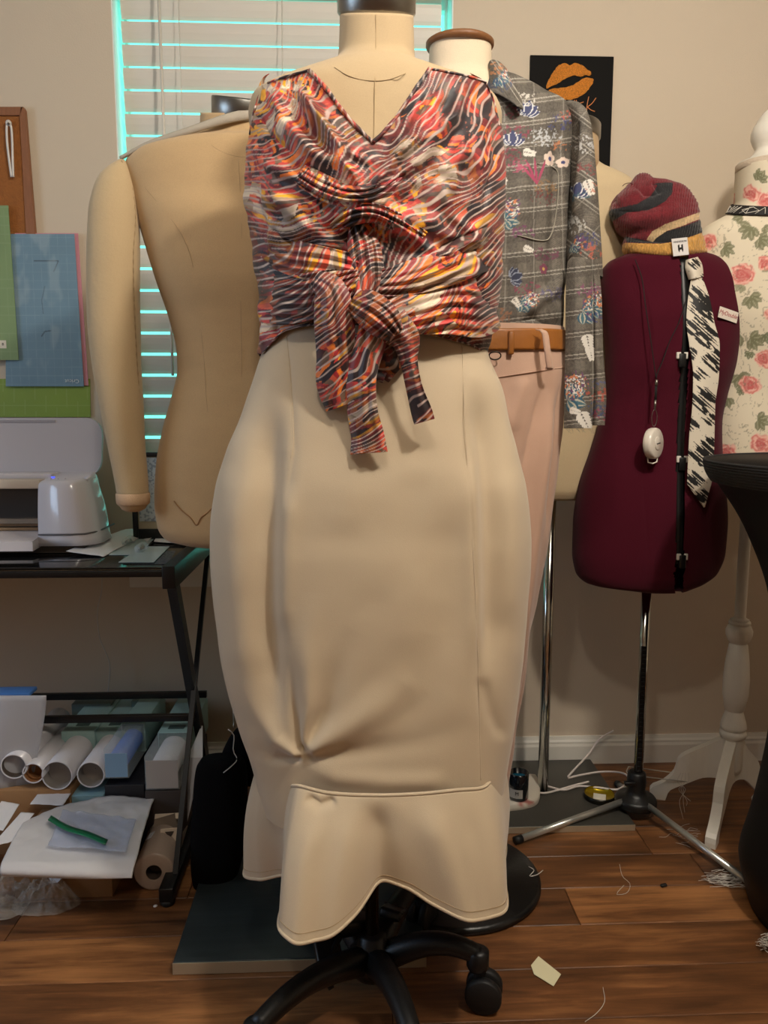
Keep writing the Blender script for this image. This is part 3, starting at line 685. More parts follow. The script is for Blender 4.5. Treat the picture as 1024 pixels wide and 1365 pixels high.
# arm
arm_l = [(213, 158, 166), (222, 146, 172), (235, 134, 177), (255, 126, 182), (285, 121, 186), (330, 120, 188), (390, 121, 189), (440, 124, 191), (490, 131, 193), (540, 141, 197), (590, 152, 200), (640, 163, 205), (656, 166, 206)]
A_ = np.array(arm_l, float); yy = np.linspace(213, 656, 110); xl = interp(A_[:, 0], A_[:, 1], yy); xr = interp(A_[:, 0], A_[:, 2], yy)
G1 = []; th = np.arange(40)/40*2*PI; YA = YL-.03
for a, b_, y_ in zip(xl, xr, yy):
    p = V(a, y_, YA); q_ = V(b_, y_, YA); h = (q_[0]-p[0])/2; dp = min(h, .06)*1.02
    t = (y_-213)/443; yo = -.05*t
    G1.append(np.stack([(p[0]+q_[0])/2+h*np.cos(th), YA+yo-dp*np.sin(th), np.full(40, p[2])], 1))
PA = np.array(G1); mb = MB(); mb.grid(PA, True, caps=True); arm = mb.build('arm', mat('form_cotton', (190, 166, 128), .85, bump=.3, bscale=60, weave=.05, var=.03, vscale=9, sheen=.2), left)
mb = MB(); mb.tube(spline(on_surface(PA, [(162, 214), (176, 250), (181, 290), (178, 340), (180, 420), (184, 500), (190, 580), (198, 650)], YA, .0006), 120)+np.array([0, 0, 0])[None], .0011*(1+.5*np.sin(np.arange(120)*1.9)), 6); mb.build('gathered_seam', M_seam, arm)
mb = MB(); a, b_ = PA[-1], PA[-1]; c0 = PA[-1].mean(0); rad_ = (PA[-1][:, 0].max()-PA[-1][:, 0].min())/2
mb.grid(np.array([(c0+(PA[-1]-c0)*k+np.array([0, 0, dz])) for k, dz in ((1.03, .004), (1.07, .002), (1.08, -.008), (1.05, -.018), (.95, -.021))]), True); mb.build('cuff_band', mat('pink_cuff', (204, 172, 138), .8, bump=.25, bscale=500), arm)
mb = MB(); mb.grid(np.array([(c0+(PA[-1]-c0)*k+np.array([0, 0, dz])) for k, dz in ((.94, -.012), (.9, -.022), (.75, -.03), (.45, -.035), (.1, -.036))]), True, caps=True); mb.build('wrist_plug', M_linen2, arm)
mb = MB(); mb.tube([(lx, YL, .03), (lx, YL, V(372, 722, YL)[2]+.02)], .0125, 20); mb.lathe([(.028, 0), (.028, .006), (.016, .012)], (lx, YL, .026), n=24); mb.build('pole', M_chrome, left)
p0 = G(230, 1283, .026); p1 = G(232, 1297, 0)
mb = MB(); mb.box2((p0[0], p0[1], 0), (p0[0]+.50, p0[1]+.50, .026), bev=.0025); mb.build('base_plate', mat('dark_steel_plate', (58, 66, 68), .32, metal=.5, bump=.08, bscale=14, stretch=(1, 8, 8), var=.15, vscale=5), left)
M_edge = mat('steel_edge', (200, 188, 164), .38, metal=.6)
mb = MB(); mb.box2((p0[0], p0[1]-.002, 0.001), (p0[0]+.50, p0[1], .0245)); mb.build('plate_edge', M_edge, left)

# ================================================================ FORM WITH SHIRT AND TROUSERS
YS = 1.70
sx = V(615, 420, YS)[0]
shf = thing('dress_form', (sx, YS, 0), 'cream dress form with wooden neck rim, wearing the shirt and trousers', 'dress form')
rows = [(62, 573, 654, .058, .058), (100, 571, 656, .06, .06), (112, 562, 668, .068, .066), (128, 530, 700, .078, .076), (142, 495, 735, .085, .08), (160, 474, 752, .09, .085), (200, 474, 754, .10, .09), (260, 485, 744, .105, .09), (350, 495, 735, .10, .085), (440, 500, 730, .09, .085), (560, 495, 726, .09, .09), (640, 500, 715, .07, .07)]
P = body(YS, rows, 120, 120); mb = MB(); mb.grid(P, True, caps=True)
mb.build('torso', mat('form_cream', (226, 208, 180), .85, bump=.2, bscale=700, weave=.04), shf)
ntop = V(613, 62, YS)
mb = MB(); mb.lathe([(.068, -.004), (.0705, 0), (.0705, .006), (.066, .009), (.03, .010), (.001, .010)], (ntop[0], YS, ntop[2]), (0, -.06, 1), n=40); mb.build('neck_rim', mat('brown_wood', (128, 84, 48), .5, bump=.3, bscale=90), shf)
gb = G(640, 1165, .012)
mb = MB(); mb.tube([(sx, YS, .02), (sx, YS, .8)], .0125, 16); mb.build('pole', M_chrome, shf)
cb = G(612, 1166, 0); rb = abs(G(723, 1166, 0)[0]-cb[0])
mb = MB(); mb.lathe([(rb-.01, 0), (rb, .003), (rb, .012), (rb-.008, .018), (.04, .024), (.03, .04)], (sx, YS-.02, 0), n=72); mb.build('round_base', mat('black_enamel', (13, 13, 14), .35, bump=.1, bscale=120), shf)
# trousers
M_tr = mat('blush_crepe', (196, 160, 138), .75, bump=.12, bscale=700, weave=.03, sheen=.25)
tro = thing('trousers', (sx, YS, .2), 'blush pink trousers with belt loops, worn by the form in the floral shirt', 'trousers')
Yt = YS
def leg_grid(rows, Yc, n=110, m=80, cr=()):
    q = np.array(rows, float); yy = np.linspace(q[0, 0], q[-1, 0], n); xl = interp(q[:, 0], q[:, 1], yy); xr = interp(q[:, 0], q[:, 2], yy); d = interp(q[:, 0], q[:, 3], yy)
    th = np.arange(m)/m*2*PI; G_ = []
    ce = np.sign(np.cos(th))*np.abs(np.cos(th))**.85; se = np.sign(np.sin(th))*np.abs(np.sin(th))**.85
    for a, b_, y_, dd in zip(xl, xr, yy, d):
        p = V(a, y_, Yc); r_ = V(b_, y_, Yc); G_.append(np.stack([(p[0]+r_[0])/2+(r_[0]-p[0])/2*ce, Yc-dd*se, np.full(m, p[2])], 1))
    return np.array(G_)
prow = [(466, 480, 752, .112), (500, 476, 753, .118), (560, 474, 751, .12), (620, 474, 745, .115), (680, 478, 737, .105), (740, 482, 728, .10), (800, 488, 716, .09), (900, 500, 702, .08), (1000, 512, 686, .075), (1060, 518, 676, .07), (1110, 520, 672, .068)]
PT = leg_grid(prow, Yt, 260, 300); u, v = uvof(PT, Yt); Nn = outward(PT)
D = folds(u, v, [([(728, 495), (715, 560), (700, 620), (690, 700), (680, 800)], 9, -.014, 's'), ([(738, 500), (730, 600), (716, 700), (700, 820), (690, 960)], 8, .012), ([(748, 500), (742, 600), (728, 720)], 6, -.010, 's'), ([(700, 640), (690, 760), (680, 900)], 12, .010), ([(700, 500), (690, 540), (680, 580)], 10, .006), ([(660, 520), (680, 620), (690, 700)], 16, .006), ([(720, 800), (700, 900), (684, 1010)], 5, -.008, 's')])
D += .003*(fbm(u/50, v/80, 81, 2)-.5)*2
D += -.062*np.exp(-((u-(606-.012*(v-640)))/13)**2)*sstep(640, 720, v)   # the gap between the two trouser legs
PT = PT+Nn*D[..., None]; mb = MB(); mb.grid(PT, True); mb.build('trouser_legs', M_tr, tro)
wrow = [(464, 480, 752, .116), (476, 479, 753, .118), (490, 478, 754, .120)]
PW = leg_grid([(437, 482, 750, .116), (470, 480, 752, .117), (492, 478, 754, .119)], Yt, 20, 160)
for i in range(20): PW[i, :, 2] += np.interp(PW[i, :, 0], [V(650, 480, Yt)[0], V(752, 480, Yt)[0]], [-.022, .004])*(i/19)
mb = MB(); mb.grid(PW, True); mb.build('waistband', M_tr, tro)
mb = MB(); mb.tube(np.vstack([PW[-1], PW[-1][:1]]), .0012, 6, caps=False); mb.build('waistband_seam', M_tr, tro)
q = spline([(718, 439), (726, 444), (729, 462), (733, 491)], 30); G1 = []
for i, (a, b_) in enumerate(q): G1.append([V(a+s_*4.2, b_, YS-.128-.004*math.sin(i/29*PI)+(.01 if i < 4 else 0)-.002*(1-s_*s_)) for s_ in np.linspace(-1, 1, 5)])
mb = MB(); mb.grid(np.array(G1)); mb.box(V(733, 491, YS-.125), (.016, .004, .004)); mb.build('belt_loop', M_tr, tro, solid=.0018)
# belt
belt = thing('belt', (sx, YS, V(700, 470, YS)[2]), 'tan leather belt around the waist of the pink trousers', 'belt')
M_lea = mat('tan_leather', (150, 92, 36), .42, bump=.15, bscale=160, var=.08, vscale=30)
PB = leg_grid([(443, 481, 751, .1195), (456, 480, 752.5, .121), (470, 479, 753, .121)], Yt, 10, 160)
for i in range(10): PB[i, :, 2] += np.interp(PB[i, :, 0], [V(645, 480, Yt)[0], V(752, 480, Yt)[0]], [-.003, .002])
mb = MB(); mb.grid(PB, True); mb.build('strap', M_lea, belt, solid=.003)
mb = MB(); mb.box((V(682, 456, YS-.125)[0], YS-.119, V(682, 457, YS-.12)[2]), (.012, .012, .047), bev=.003, rot=(0, 0, .15)); mb.build('keeper', M_lea, belt)
mb = MB(); c_ = V(660, 474, YS-.13); mb.tube([c_+[.012*math.cos(a), 0, .008*math.sin(a)] for a in np.linspace(0, 2*PI, 20)], .0014, 6); mb.build('buckle', mat('dark_metal', (50, 42, 36), .35, metal=.9), belt)

# ---------------------------------------------------------------- SHIRT
def petal(u, v, cx, cy, ang, L, W):
    """normalised distance 0 centre .. 1 edge of a pointed petal growing from (cx, cy)"""
    c, s_ = math.cos(ang), math.sin(ang); x = ((u-cx)*c+(v-cy)*s_)/L; y = (-(u-cx)*s_+(v-cy)*c)
    w = W*np.sin(np.clip(x, 0.001, .999)*PI)**.8
    return np.where((x > 0) & (x < 1), np.abs(y)/(w+1e-6), 9)
def put(c, m, col, k=1.0):
    m = np.clip(m, 0, 1)[..., None]*k; cl = lin(col); return c*(1-m)+(cl*.8+cl.mean()*.2)*m
def lotus(c, u, v, x, y, s, rot=0, fill=(58, 66, 112), edge=(222, 224, 226)):
    for a, L, W in ((-150, 20, 5), (-30, 20, 5), (-125, 21, 6), (-55, 21, 6), (-90, 22, 7)):
        q = petal(u, v, x, y, R(a)+rot, L*s, W*s); c = put(c, (q < 1.0)*1.0, edge); c = put(c, (q < .74)*1.0, fill)
    return c
def feather(c, u, v, x, y, s, rot=0, col=(226, 220, 210)):
    for k in range(6):
        px_, py_ = x+math.cos(rot)*k*4*s, y+math.sin(rot)*k*4*s
        for sg in (-1, 1):
            q = petal(u, v, px_, py_, rot+sg*R(55), (11-k)*s, 2.6*s); c = put(c, (q < .9)*1.0, col)
    return c
def paisley(c, u, v, x, y, s, rot=0):
    for a, L in ((-60, 20), (-15, 22), (30, 20), (70, 16)):
        q = petal(u, v, x, y, R(a)+rot, L*s, 6.2*s); c = put(c, (q < 1.05)*1.0, (36, 92, 116)); c = put(c, (q < .62)*1.0, (186, 182, 160)); c = put(c, (q < .3)*1.0, (60, 110, 126))
    fz = np.hypot(u-x-18*s*math.cos(rot-.8), v-y-18*s*math.sin(rot-.8)); m = (fz < 11*s) & (vnoise(u/1.4, v/1.8, 5) > .62); c = put(c, m*1.0, (224, 220, 214)); m = (fz < 14*s) & (vnoise(u/2.2, v/2.2, 6) > .72); c = put(c, m*1.0, (214, 120, 60))
    m = (fz < 16*s) & (vnoise(u/2, v/2.5, 7) > .76); return put(c, m*1.0, (110, 60, 110))
def sprig(c, u, v, x, y, s, rot=0, col=(150, 34, 74)):
    r = np.hypot((u-x)/1.8, v-y); return put(c, ((r < 11*s) & (fbm(u/2.6+x, v/2.6, 8, 2) > .53+.12*r/(11*s)))*.75, col)
def stems(c, u, v, x, y, s, col=(176, 44, 94)):
    for a in (-70, -95, -115, -130):
        q = petal(u, v, x, y, R(a), 34*s, 1.6*s); c = put(c, (q < 1)*1.0, col)
    return c
def bloom(c, u, v, x, y, s, col=(228, 202, 184), mid=(62, 66, 122)):
    for k in range(5):
        a = R(72*k-90); d = np.hypot(u-x-5*s*math.cos(a), v-y-5*s*math.sin(a)); c = put(c, (d < 4.2*s)*1.0, col)
    return put(c, (np.hypot(u-x, v-y) < 2.8*s)*1.0, mid)
def shirt_base(u, v, rot=0.0):
    x = u*math.cos(rot)+v*math.sin(rot); y = -u*math.sin(rot)+v*math.cos(rot)+.12*x
    g = .5+.5*np.sin(x*2.1)*np.sin(y*2.4); bx = (np.floor(x/13) % 2); by = (np.floor(y/14) % 2)
    k = .50+.9*g*(.5+.5*bx)*(.45+.55*by)+.5*(vnoise(x/1.1, y/1.6, 3)-.5)
    c = lin((112, 105, 96))*k[..., None]
    ln = (np.abs((y % 29)-14) < .8) | (np.abs((y % 29)-19) < .5); c = put(c, ln*.6, (196, 190, 176)); c = put(c, (np.abs((x % 39)-10) < .6)*.35, (190, 184, 170))
    return c
M_sh = mat('plaid_twill', attr=True, rough=.75, bump=.15, bscale=800)
def shirt_front(u, v):
    c = shirt_base(u, v); L = lotus
    c = sprig(c, u, v, 690, 148, 1, col=(140, 34, 66)); c = L(c, u, v, 702, 154, .95, .25); c = sprig(c, u, v, 700, 132, .9, col=(220, 214, 204))
    c = sprig(c, u, v, 688, 176, 1.2); c = L(c, u, v, 684, 194, .95, 0); c = feather(c, u, v, 698, 202, .7, .2); c = stems(c, u, v, 716, 246, 1.1); c = sprig(c, u, v, 676, 208, 1, col=(140, 34, 66)); c = sprig(c, u, v, 692, 222, .8, col=(196, 60, 110))
    c = sprig(c, u, v, 750, 163, 1.1, col=(58, 66, 130)); c = sprig(c, u, v, 760, 154, .8, col=(206, 84, 50)); c = sprig(c, u, v, 728, 182, 1.2, col=(200, 204, 210)); c = bloom(c, u, v, 735, 211, 1.1); c = sprig(c, u, v, 748, 194, .7, col=(216, 122, 50)); c = bloom(c, u, v, 753, 216, .8)
    c = sprig(c, u, v, 729, 250, 1, col=(150, 110, 60)); c = sprig(c, u, v, 726, 264, 1, col=(120, 34, 44)); c = feather(c, u, v, 668, 236, .9, PI/2)
    c = paisley(c, u, v, 672, 294, 1.0, -.3); c = sprig(c, u, v, 698, 310, .9, col=(130, 50, 110)); c = feather(c, u, v, 698, 330, .6, .3); c = sprig(c, u, v, 730, 338, .9, col=(120, 44, 84)); c = bloom(c, u, v, 727, 358, .8, (130, 54, 84), (214, 170, 60))
    c = L(c, u, v, 680, 372, .8, 1.2, (50, 56, 84), (150, 160, 184)); c = paisley(c, u, v, 694, 404, .8, .4); c = sprig(c, u, v, 704, 386, 1, col=(150, 44, 84)); c = feather(c, u, v, 684, 398, .6, .9); c = sprig(c, u, v, 738, 392, 1, col=(76, 70, 116)); c = sprig(c, u, v, 667, 420, .9, col=(170, 110, 70))
    for k in range(6): c = L(c, u, v, 520+ (k % 2)*60, 150+k*50, .9, k)
    return c
def shirt_sleeve(u, v):
    c = shirt_base(u, v, .75)*(v < 345)[..., None]+shirt_base(u, v)*(v >= 345)[..., None]
    c = lotus(c, u, v, 768, 262, .9, .3); c = feather(c, u, v, 782, 240, .9, 1.2); c = sprig(c, u, v, 778, 192, 1.2, col=(196, 196, 196)); c = sprig(c, u, v, 758, 300, 1.2, col=(200, 200, 196)); c = sprig(c, u, v, 772, 262, .8, col=(40, 92, 110)); c = sprig(c, u, v, 782, 322, 1.2, col=(66, 70, 130)); c = sprig(c, u, v, 788, 334, 1, col=(206, 84, 50)); c = paisley(c, u, v, 764, 328, .6, .4)
    c = sprig(c, u, v, 782, 225, .9, col=(150, 60, 60)); c = sprig(c, u, v, 794, 250, .7, col=(206, 100, 50))
    c = paisley(c, u, v, 776, 416, 1.05, .3); c = sprig(c, u, v, 784, 386, .9, col=(140, 60, 110)); c = paisley(c, u, v, 790, 412, .9, -.2); c = feather(c, u, v, 782, 446, 1.0, 1.4); c = feather(c, u, v, 786, 462, .8, 1.4); c = sprig(c, u, v, 796, 424, .7, col=(60, 66, 130))
    c = paisley(c, u, v, 757, 534, 1.25, -.3); c = feather(c, u, v, 774, 550, 1.1, 1.1); c = feather(c, u, v, 760, 546, .6, .3); c = sprig(c, u, v, 798, 526, .9, col=(200, 70, 40)); c = sprig(c, u, v, 800, 545, 1, col=(50, 80, 130)); c = sprig(c, u, v, 797, 512, .7, col=(80, 90, 150)); c = sprig(c, u, v, 806, 552, .8, col=(170, 50, 90))
    return c
shirt = thing('shirt', (sx, YS, V(700, 440, YS)[2]), 'grey plaid collared shirt with lotus and paisley flowers, hanging open behind the blouse', 'shirt')
qrow = [(104, 560, 668, .075, .075), (112, 545, 690, .085, .082), (120, 520, 715, .092, .088), (130, 500, 732, .096, .09), (142, 482, 756, .102, .095), (165, 473, 764, .110, .10), (220, 476, 759, .120, .10), (300, 480, 754, .122, .10), (370, 482, 750, .118, .098), (420, 483, 748, .118, .10), (452, 484, 748, .112, .10)]
P = body(YS, qrow, 330, 560, e=2.4); u, v = uvof(P, YS); Nn = outward(P)
D = folds(u, v, [([(700, 210), (690, 300), (680, 380)], 12, .006), ([(746, 150), (742, 260), (738, 360), (744, 420)], 8, -.010), ([(752, 360), (735, 400), (742, 436)], 7, .008), ([(700, 420), (720, 400), (745, 380)], 8, .010), ([(690, 430), (715, 425), (740, 440)], 5, -.008, 's'), ([(722, 330), (730, 370), (744, 410)], 6, -.006, 's'), ([(664, 180), (668, 300), (662, 420)], 8, .008)])
D += .003*(fbm(u/36, v/40, 91, 2)-.5)*2
P2 = P+Nn*D[..., None]
uu, vv = proj(P2)
fr = P[..., 1] <= YS
keep = np.where(fr, ~inpoly(uu, vv, [(540, 60), (668, 60), (668, 112), (656, 128), (650, 300), (640, 470), (540, 470)]), True)
mb = MB(); mb.grid(P2, True, col=shirt_front(u, v), keep=keep); mb.build('shirt_body', M_sh, shirt, colors=True)
# pocket
pk = [(716, 218), (741, 226), (744, 250), (741, 285), (735, 312), (724, 321), (690, 314), (672, 309), (672, 280), (678, 216)]
mb = MB(); q = on_surface(P2, pk, YS, .002); mb.tube(spline(q[:7], 60), .0011, 6); mb.build('pocket_stitching', mat('pale_thread', (160, 154, 140), .8), shirt)
# collar
Yc_ = YS-.075
cg = []; c1 = spline([V(652, 100, YS-.02), V(653, 82, YS-.045), V(664, 82, YS-.06), V(678, 96, YS-.055), V(690, 122, YS-.03)], 60); c2 = spline([V(648, 122, YS-.09), V(660, 124, YS-.11), V(676, 132, YS-.125), V(690, 142, YS-.135), V(697, 146, YS-.12)], 60)
for t in np.linspace(0, 1, 40): b_ = c1*(1-t)+c2*t; b_ = b_+np.array([0, -.012*math.sin(PI*t), 0]); cg.append(b_)
cg = np.array(cg); u, v = proj(cg); cc = shirt_base(u, v, 1.1); cc = paisley(cc, u, v, 664, 104, .75, .6); cc = sprig(cc, u, v, 660, 92, .8, col=(210, 130, 60)); cc = sprig(cc, u, v, 672, 112, .8, col=(40, 70, 120)); cc = sprig(cc, u, v, 655, 116, 1.0, col=(36, 56, 96))
mb = MB(); mb.grid(cg, col=cc); mb.build('collar', M_sh, shirt, colors=True, solid=.002)
# sleeve : upper part with an open fold, then split cuff panels
def panel(rows, Yc, n, m, bul, paint, name, ysh=0.0, parent=shirt, matx=M_sh, solid=.0015):
    q = np.array(rows, float); yy = np.linspace(q[0, 0], q[-1, 0], n); xl = interp(q[:, 0], q[:, 1], yy); xr = interp(q[:, 0], q[:, 2], yy); G_ = []
    for a, b_, y_ in zip(xl, xr, yy):
        s_ = np.linspace(0, 1, m); G_.append([V(a+(b_-a)*k, y_, Yc-bul*math.sin(PI*k)) for k in s_])
    G_ = np.array(G_); u, v = proj(G_); mb = MB(); mb.grid(G_, col=paint(u, v)); return mb.build(name, matx, parent, colors=True, solid=solid)
srow_ = [(141, 748, 762, .03, .03), (147, 746, 772, .045, .04), (158, 750, 779, .055, .05), (180, 755, 784, .06, .055), (240, 754, 791, .062, .055), (300, 752, 796, .06, .055), (345, 752, 799, .06, .05), (372, 756, 801, .05, .045)]
YSl = YS-.02; PS = body(YSl, srow_, 200, 200); u, v = uvof(PS, YSl); Nn = outward(PS)
D = folds(u, v, [([(770, 150), (766, 200), (756, 270), (752, 320)], 4, -.014, 's'), ([(775, 160), (772, 220), (764, 290)], 5, .006), ([(790, 300), (770, 330), (756, 350)], 6, .006)])
PS = PS+Nn*D[..., None]; mb = MB(); mb.grid(PS, True, col=shirt_sleeve(u, v)); mb.build('sleeve', M_sh, shirt, colors=True)
panel([(343, 762, 784), (350, 757, 790), (370, 755, 791), (450, 754, 791), (500, 753, 792), (571, 752, 789)], YSl-.055, 260, 70, .018, shirt_sleeve, 'cuff_panel')
panel([(352, 784, 798), (400, 789, 802), (470, 790, 804), (530, 791, 808), (567, 790, 806)], YSl-.045, 240, 40, .014, shirt_sleeve, 'cuff_panel')
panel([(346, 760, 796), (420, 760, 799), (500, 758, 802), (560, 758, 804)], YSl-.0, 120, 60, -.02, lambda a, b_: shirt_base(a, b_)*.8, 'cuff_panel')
mb = MB(); rg = random.Random(2)
for k in range(14):
    x = 754+k*2.6; a = V(x, 568, YSl-.06); mb.tube([a, a+[rg.uniform(-.004, .004), 0, -.006], a+[rg.uniform(-.008, .012), 0, -rg.uniform(.008, .018)]], .0003, 4)
mb.build('frayed_threads', mat('pale_thread', (160, 154, 140), .8), shirt)

# ================================================================ FORM BEHIND THE SHIRT
YBk = 2.06
bxx = V(728, 900, YBk)[0]
bf = thing('dress_form', (bxx, YBk, 0), 'beige dress form mostly hidden behind the floral shirt, below the lips print', 'dress form')
rows = [(215, 700, 796, .05, .05), (222, 690, 806, .055, .055), (230, 665, 826, .065, .065), (240, 640, 842, .075, .07), (262, 632, 848, .08, .075), (300, 638, 842, .085, .075), (380, 655, 822, .085, .07), (450, 668, 806, .08, .07), (520, 660, 808, .085, .08), (600, 650, 816, .09, .085), (650, 652, 812, .085, .08), (664, 668, 796, .07, .07)]
P = body(YBk, rows, 120, 120); mb = MB(); mb.grid(P, True, caps=True); 
mb.build('torso', mat('form_linen_beige', (212, 190, 152), .88, bump=.25, bscale=700, weave=.06, sheen=.2), bf)
nk = V(746, 216, YBk)
mb = MB(); mb.lathe([(.098, -.03), (.098, 0), (.096, .052)], (nk[0], YBk, nk[2]), n=40); mb.build('neck', M_linen2, bf)
mb = MB(); mb.lathe([(.099, 0), (.1005, .002), (.1005, .032), (.098, .035), (.001, .036)], (nk[0], YBk, nk[2]+.05), n=40); mb.build('neck_cap', M_steel, bf)
mb = MB(); mb.tube([(bxx, YBk, .02), (bxx, YBk, V(728, 664, YBk)[2]+.01)], .0145, 20); mb.build('pole', M_chrome, bf)
mb = MB(); e0 = G(660, 1103, .018); e1 = G(845, 1096, .018)
mb.box2((e0[0]-.2, e0[1], 0), (e1[0], YW-.02, .018), bev=.002); mb.build('base_plate', mat('grey_steel_plate', (84, 82, 76), .42, metal=.5, bump=.08, bscale=14, var=.12, vscale=6), bf)
mb = MB(); mb.box2((e0[0]-.2, e0[1]-.002, .001), (e1[0], e0[1], .017)); mb.build('plate_edge', M_edge, bf)
# ================================================================ MAROON DRESSMAKER DUMMY
YD = 1.96
hub = G(850, 1062, .05); YD = float(hub[1]); dx = V(857, 900, YD)[0]
M_mar = mat('maroon_jersey', (74, 12, 30), .92, bump=.2, bscale=700, sheen=.08, weave=.04, spec=.15)
dm = thing('dress_form', (dx, YD, 0), 'maroon adjustable sewing dummy on a chrome tripod, wearing the knitted beanie', 'dress form')
rows = [(335, 842, 925, .045, .045), (341, 830, 950, .06, .055), (349, 812, 968, .072, .065), (362, 803, 983, .08, .07), (385, 801, 993, .086, .075), (430, 805, 990, .10, .078), (480, 808, 980, .10, .072), (530, 806, 966, .085, .066), (560, 800, 960, .083, .066), (600, 788, 960, .088, .075), (650, 772, 964, .10, .088), (700, 765, 966, .105, .092), (735, 764, 963, .105, .092), (762, 768, 953, .10, .088), (776, 780, 935, .092, .08), (783, 830, 915, .075, .07)]
P = body(YD, rows, 220, 300, e=2.2); u, v = uvof(P, YD); Nn = outward(P); fr = P[..., 1] <= YD
gx = interp([340, 420, 520, 620, 700, 790], [912, 915, 911, 907, 907, 905], v)
gap = fr & (np.abs(u-gx) < 4.2)
D = np.where(gap, -.006, 0)+folds(u, v, [([(845, 345), (862, 400), (868, 440), (862, 520), (858, 640), (866, 770)], 1.6, -.0025)])
P2 = P+Nn*D[..., None]
cut = fr & inpoly(u, v, [(901, 800), (902, 772), (899, 765), (907, 755), (913, 758), (909, 772), (905, 784), (903, 800)])
mb = MB(); mb.grid(P2, True, keep=~gap & ~cut, caps=True); mb.build('torso', M_mar, dm)
mb = MB()
q = on_surface(P, [(912, 345), (915, 420), (911, 520), (907, 620), (907, 700), (906, 752)], YD, -.004); q = spline(q, 60); GG = np.array([[p+[dx_, .0, 0] for dx_ in (-.0095, 0, .0095)] for p in q])
mb.grid(GG); mb.build('adjuster_gap', M_black, dm, solid=.003)
M_wp = mat('white_plastic', (226, 220, 210), .4)
for y_ in (474, 612, 742):
    q = on_surface(P, [(909, y_)], YD, .003)[0]; mb = MB(); mb.box(q+[-.009, 0, 0], (.011, .006, .016), bev=.0015); mb.box(q+[.009, 0, 0], (.009, .006, .016), bev=.0015); ad = mb.build('adjuster', M_wp, dm)
    mb = MB(); mb.box(q+[0, -.001, -.012], (.018, .008, .034), bev=.003); mb.build('adjuster_clip', M_black, ad)
mb = MB(); mb.lathe([(.05, 0), (.052, .02), (.05, .05)], (V(885, 330, YD)[0], YD, V(885, 340, YD)[2]-.01), n=32); mb.build('neck', mat('neck_beige', (196, 170, 140), .8), dm)
# sewn label
q = on_surface(P, [(970, 420)], YD, .004)[0]; tg = MB(); tg.box(q, (.063, .0015, .026), rot=(0, R(11), R(22))); tgo = tg.build('sewn_label', mat('label_white', (236, 226, 214), .6), dm)
text_mesh('lettering', 'MyDouble', .0145, q+np.array([-.0006, -.0016, .001]), Euler((PI/2, R(11), R(22))).to_matrix(), mat('label_pink_ink', (186, 120, 116), .6), tgo, shear=.25)
# stand
mb = MB(); mb.tube([(dx, YD, .1), (dx, YD, V(860, 784, YD)[2]+.02)], .0125, 20); mb.build('pole', M_chrome, dm)
mb = MB()
for k in range(28):
    z_ = .13+k*.0125; mb.box((dx-.004, YD-.0135, z_), (.010, .004, .007), bev=.001)
mb.box((dx-.004, YD-.0115, .30), (.014, .004, .36)); mb.build('height_rack', M_black, dm)
mb = MB(); mb.lathe([(.046, -.02), (.056, -.015), (.056, .0), (.05, .008), (.03, .012), (.024, .03), (.026, .05), (.024, .075), (.018, .08)], (dx-.004, YD, .045), n=32); mb.box((dx-.03, YD-.02, .10), (.03, .014, .01), bev=.002); mb.build('hub', M_black, dm)
hc = np.array([dx-.004, YD, .05])
for (a, b_) in ((694, 1118), (1004, 1180), (852, 1020)):
    e_ = G(a, b_, .012) if b_ > 1030 else np.array([dx+.0, YD+.14, .012]); d = e_-hc; d /= np.linalg.norm(d)
    mb = MB(); mb.tube([hc+d*.04, e_], .0085, 14); lg = mb.build('tripod_leg', mat('bright_steel', (225, 228, 224), .30, metal=.85), dm); mb = MB(); mb.tube([e_-d*.004, e_+d*.018], .0105, 12); mb.build('foot_cap', M_rubber, lg)

# ---------------------------------------------------------------- BEANIE
def Z6(x, y): return (790+x/4.376, 130+y/4.376)
YH = YD-.01
hrow = [(232.5, 851, 864, .012, .012), (235, 847, 867, .02, .02), (240, 844, 871, .03, .03), (246, 838, 900, .045, .045), (252, 833, 914, .055, .055), (262, 826, 922, .062, .06), (275, 816, 929, .068, .065), (284, 814, 930, .07, .068), (296, 820, 931, .07, .068), (306, 826, 933, .068, .066), (316, 834, 935, .064, .062), (322, 832, 937, .064, .062), (330, 831, 939, .066, .062), (337, 834, 940, .066, .062), (343, 843, 934, .062, .058), (348, 855, 922, .055, .05)]
P = body(YH, hrow, 170, 320, e=2.1); u, v = uvof(P, YH); Nn = outward(P); fr = P[..., 1] <= YH
K = [([Z6(230, 500), Z6(300, 560), Z6(390, 560)], 5, -.010, 's'), ([Z6(345, 480), Z6(370, 520), Z6(400, 570)], 3, -.008, 's'), ([Z6(110, 660), Z6(250, 670), Z6(440, 620)], 4, -.006, 's'), ([Z6(190, 820), Z6(300, 830), Z6(450, 840), Z6(640, 800)], 4, -.009, 's'), ([Z6(130, 600), Z6(230, 560), Z6(300, 540)], 8, .008), ([Z6(160, 740), Z6(350, 700), Z6(560, 640)], 10, .008), ([Z6(200, 890), Z6(400, 910), Z6(640, 880)], 5, .005)]
D = folds(u, v, K)+.0012*np.sin(u*1.9+.25*v)*(.6+.4*np.sin(v*.9))+.003*(fbm(u/14, v/10, 33)-.5)
P2 = P+Nn*D[..., None]
c = np.ones(u.shape+(3,))*lin((112, 26, 36))
kn = vnoise(u/1.3, v/2.2, 41)
pol = lambda L: inpoly(u, v, [Z6(*p) for p in L])
blk = pol([(100, 655), (170, 640), (260, 620), (330, 575), (360, 540), (380, 505), (350, 495), (470, 495), (465, 560), (420, 610), (330, 655), (200, 672), (120, 720), (80, 700)])
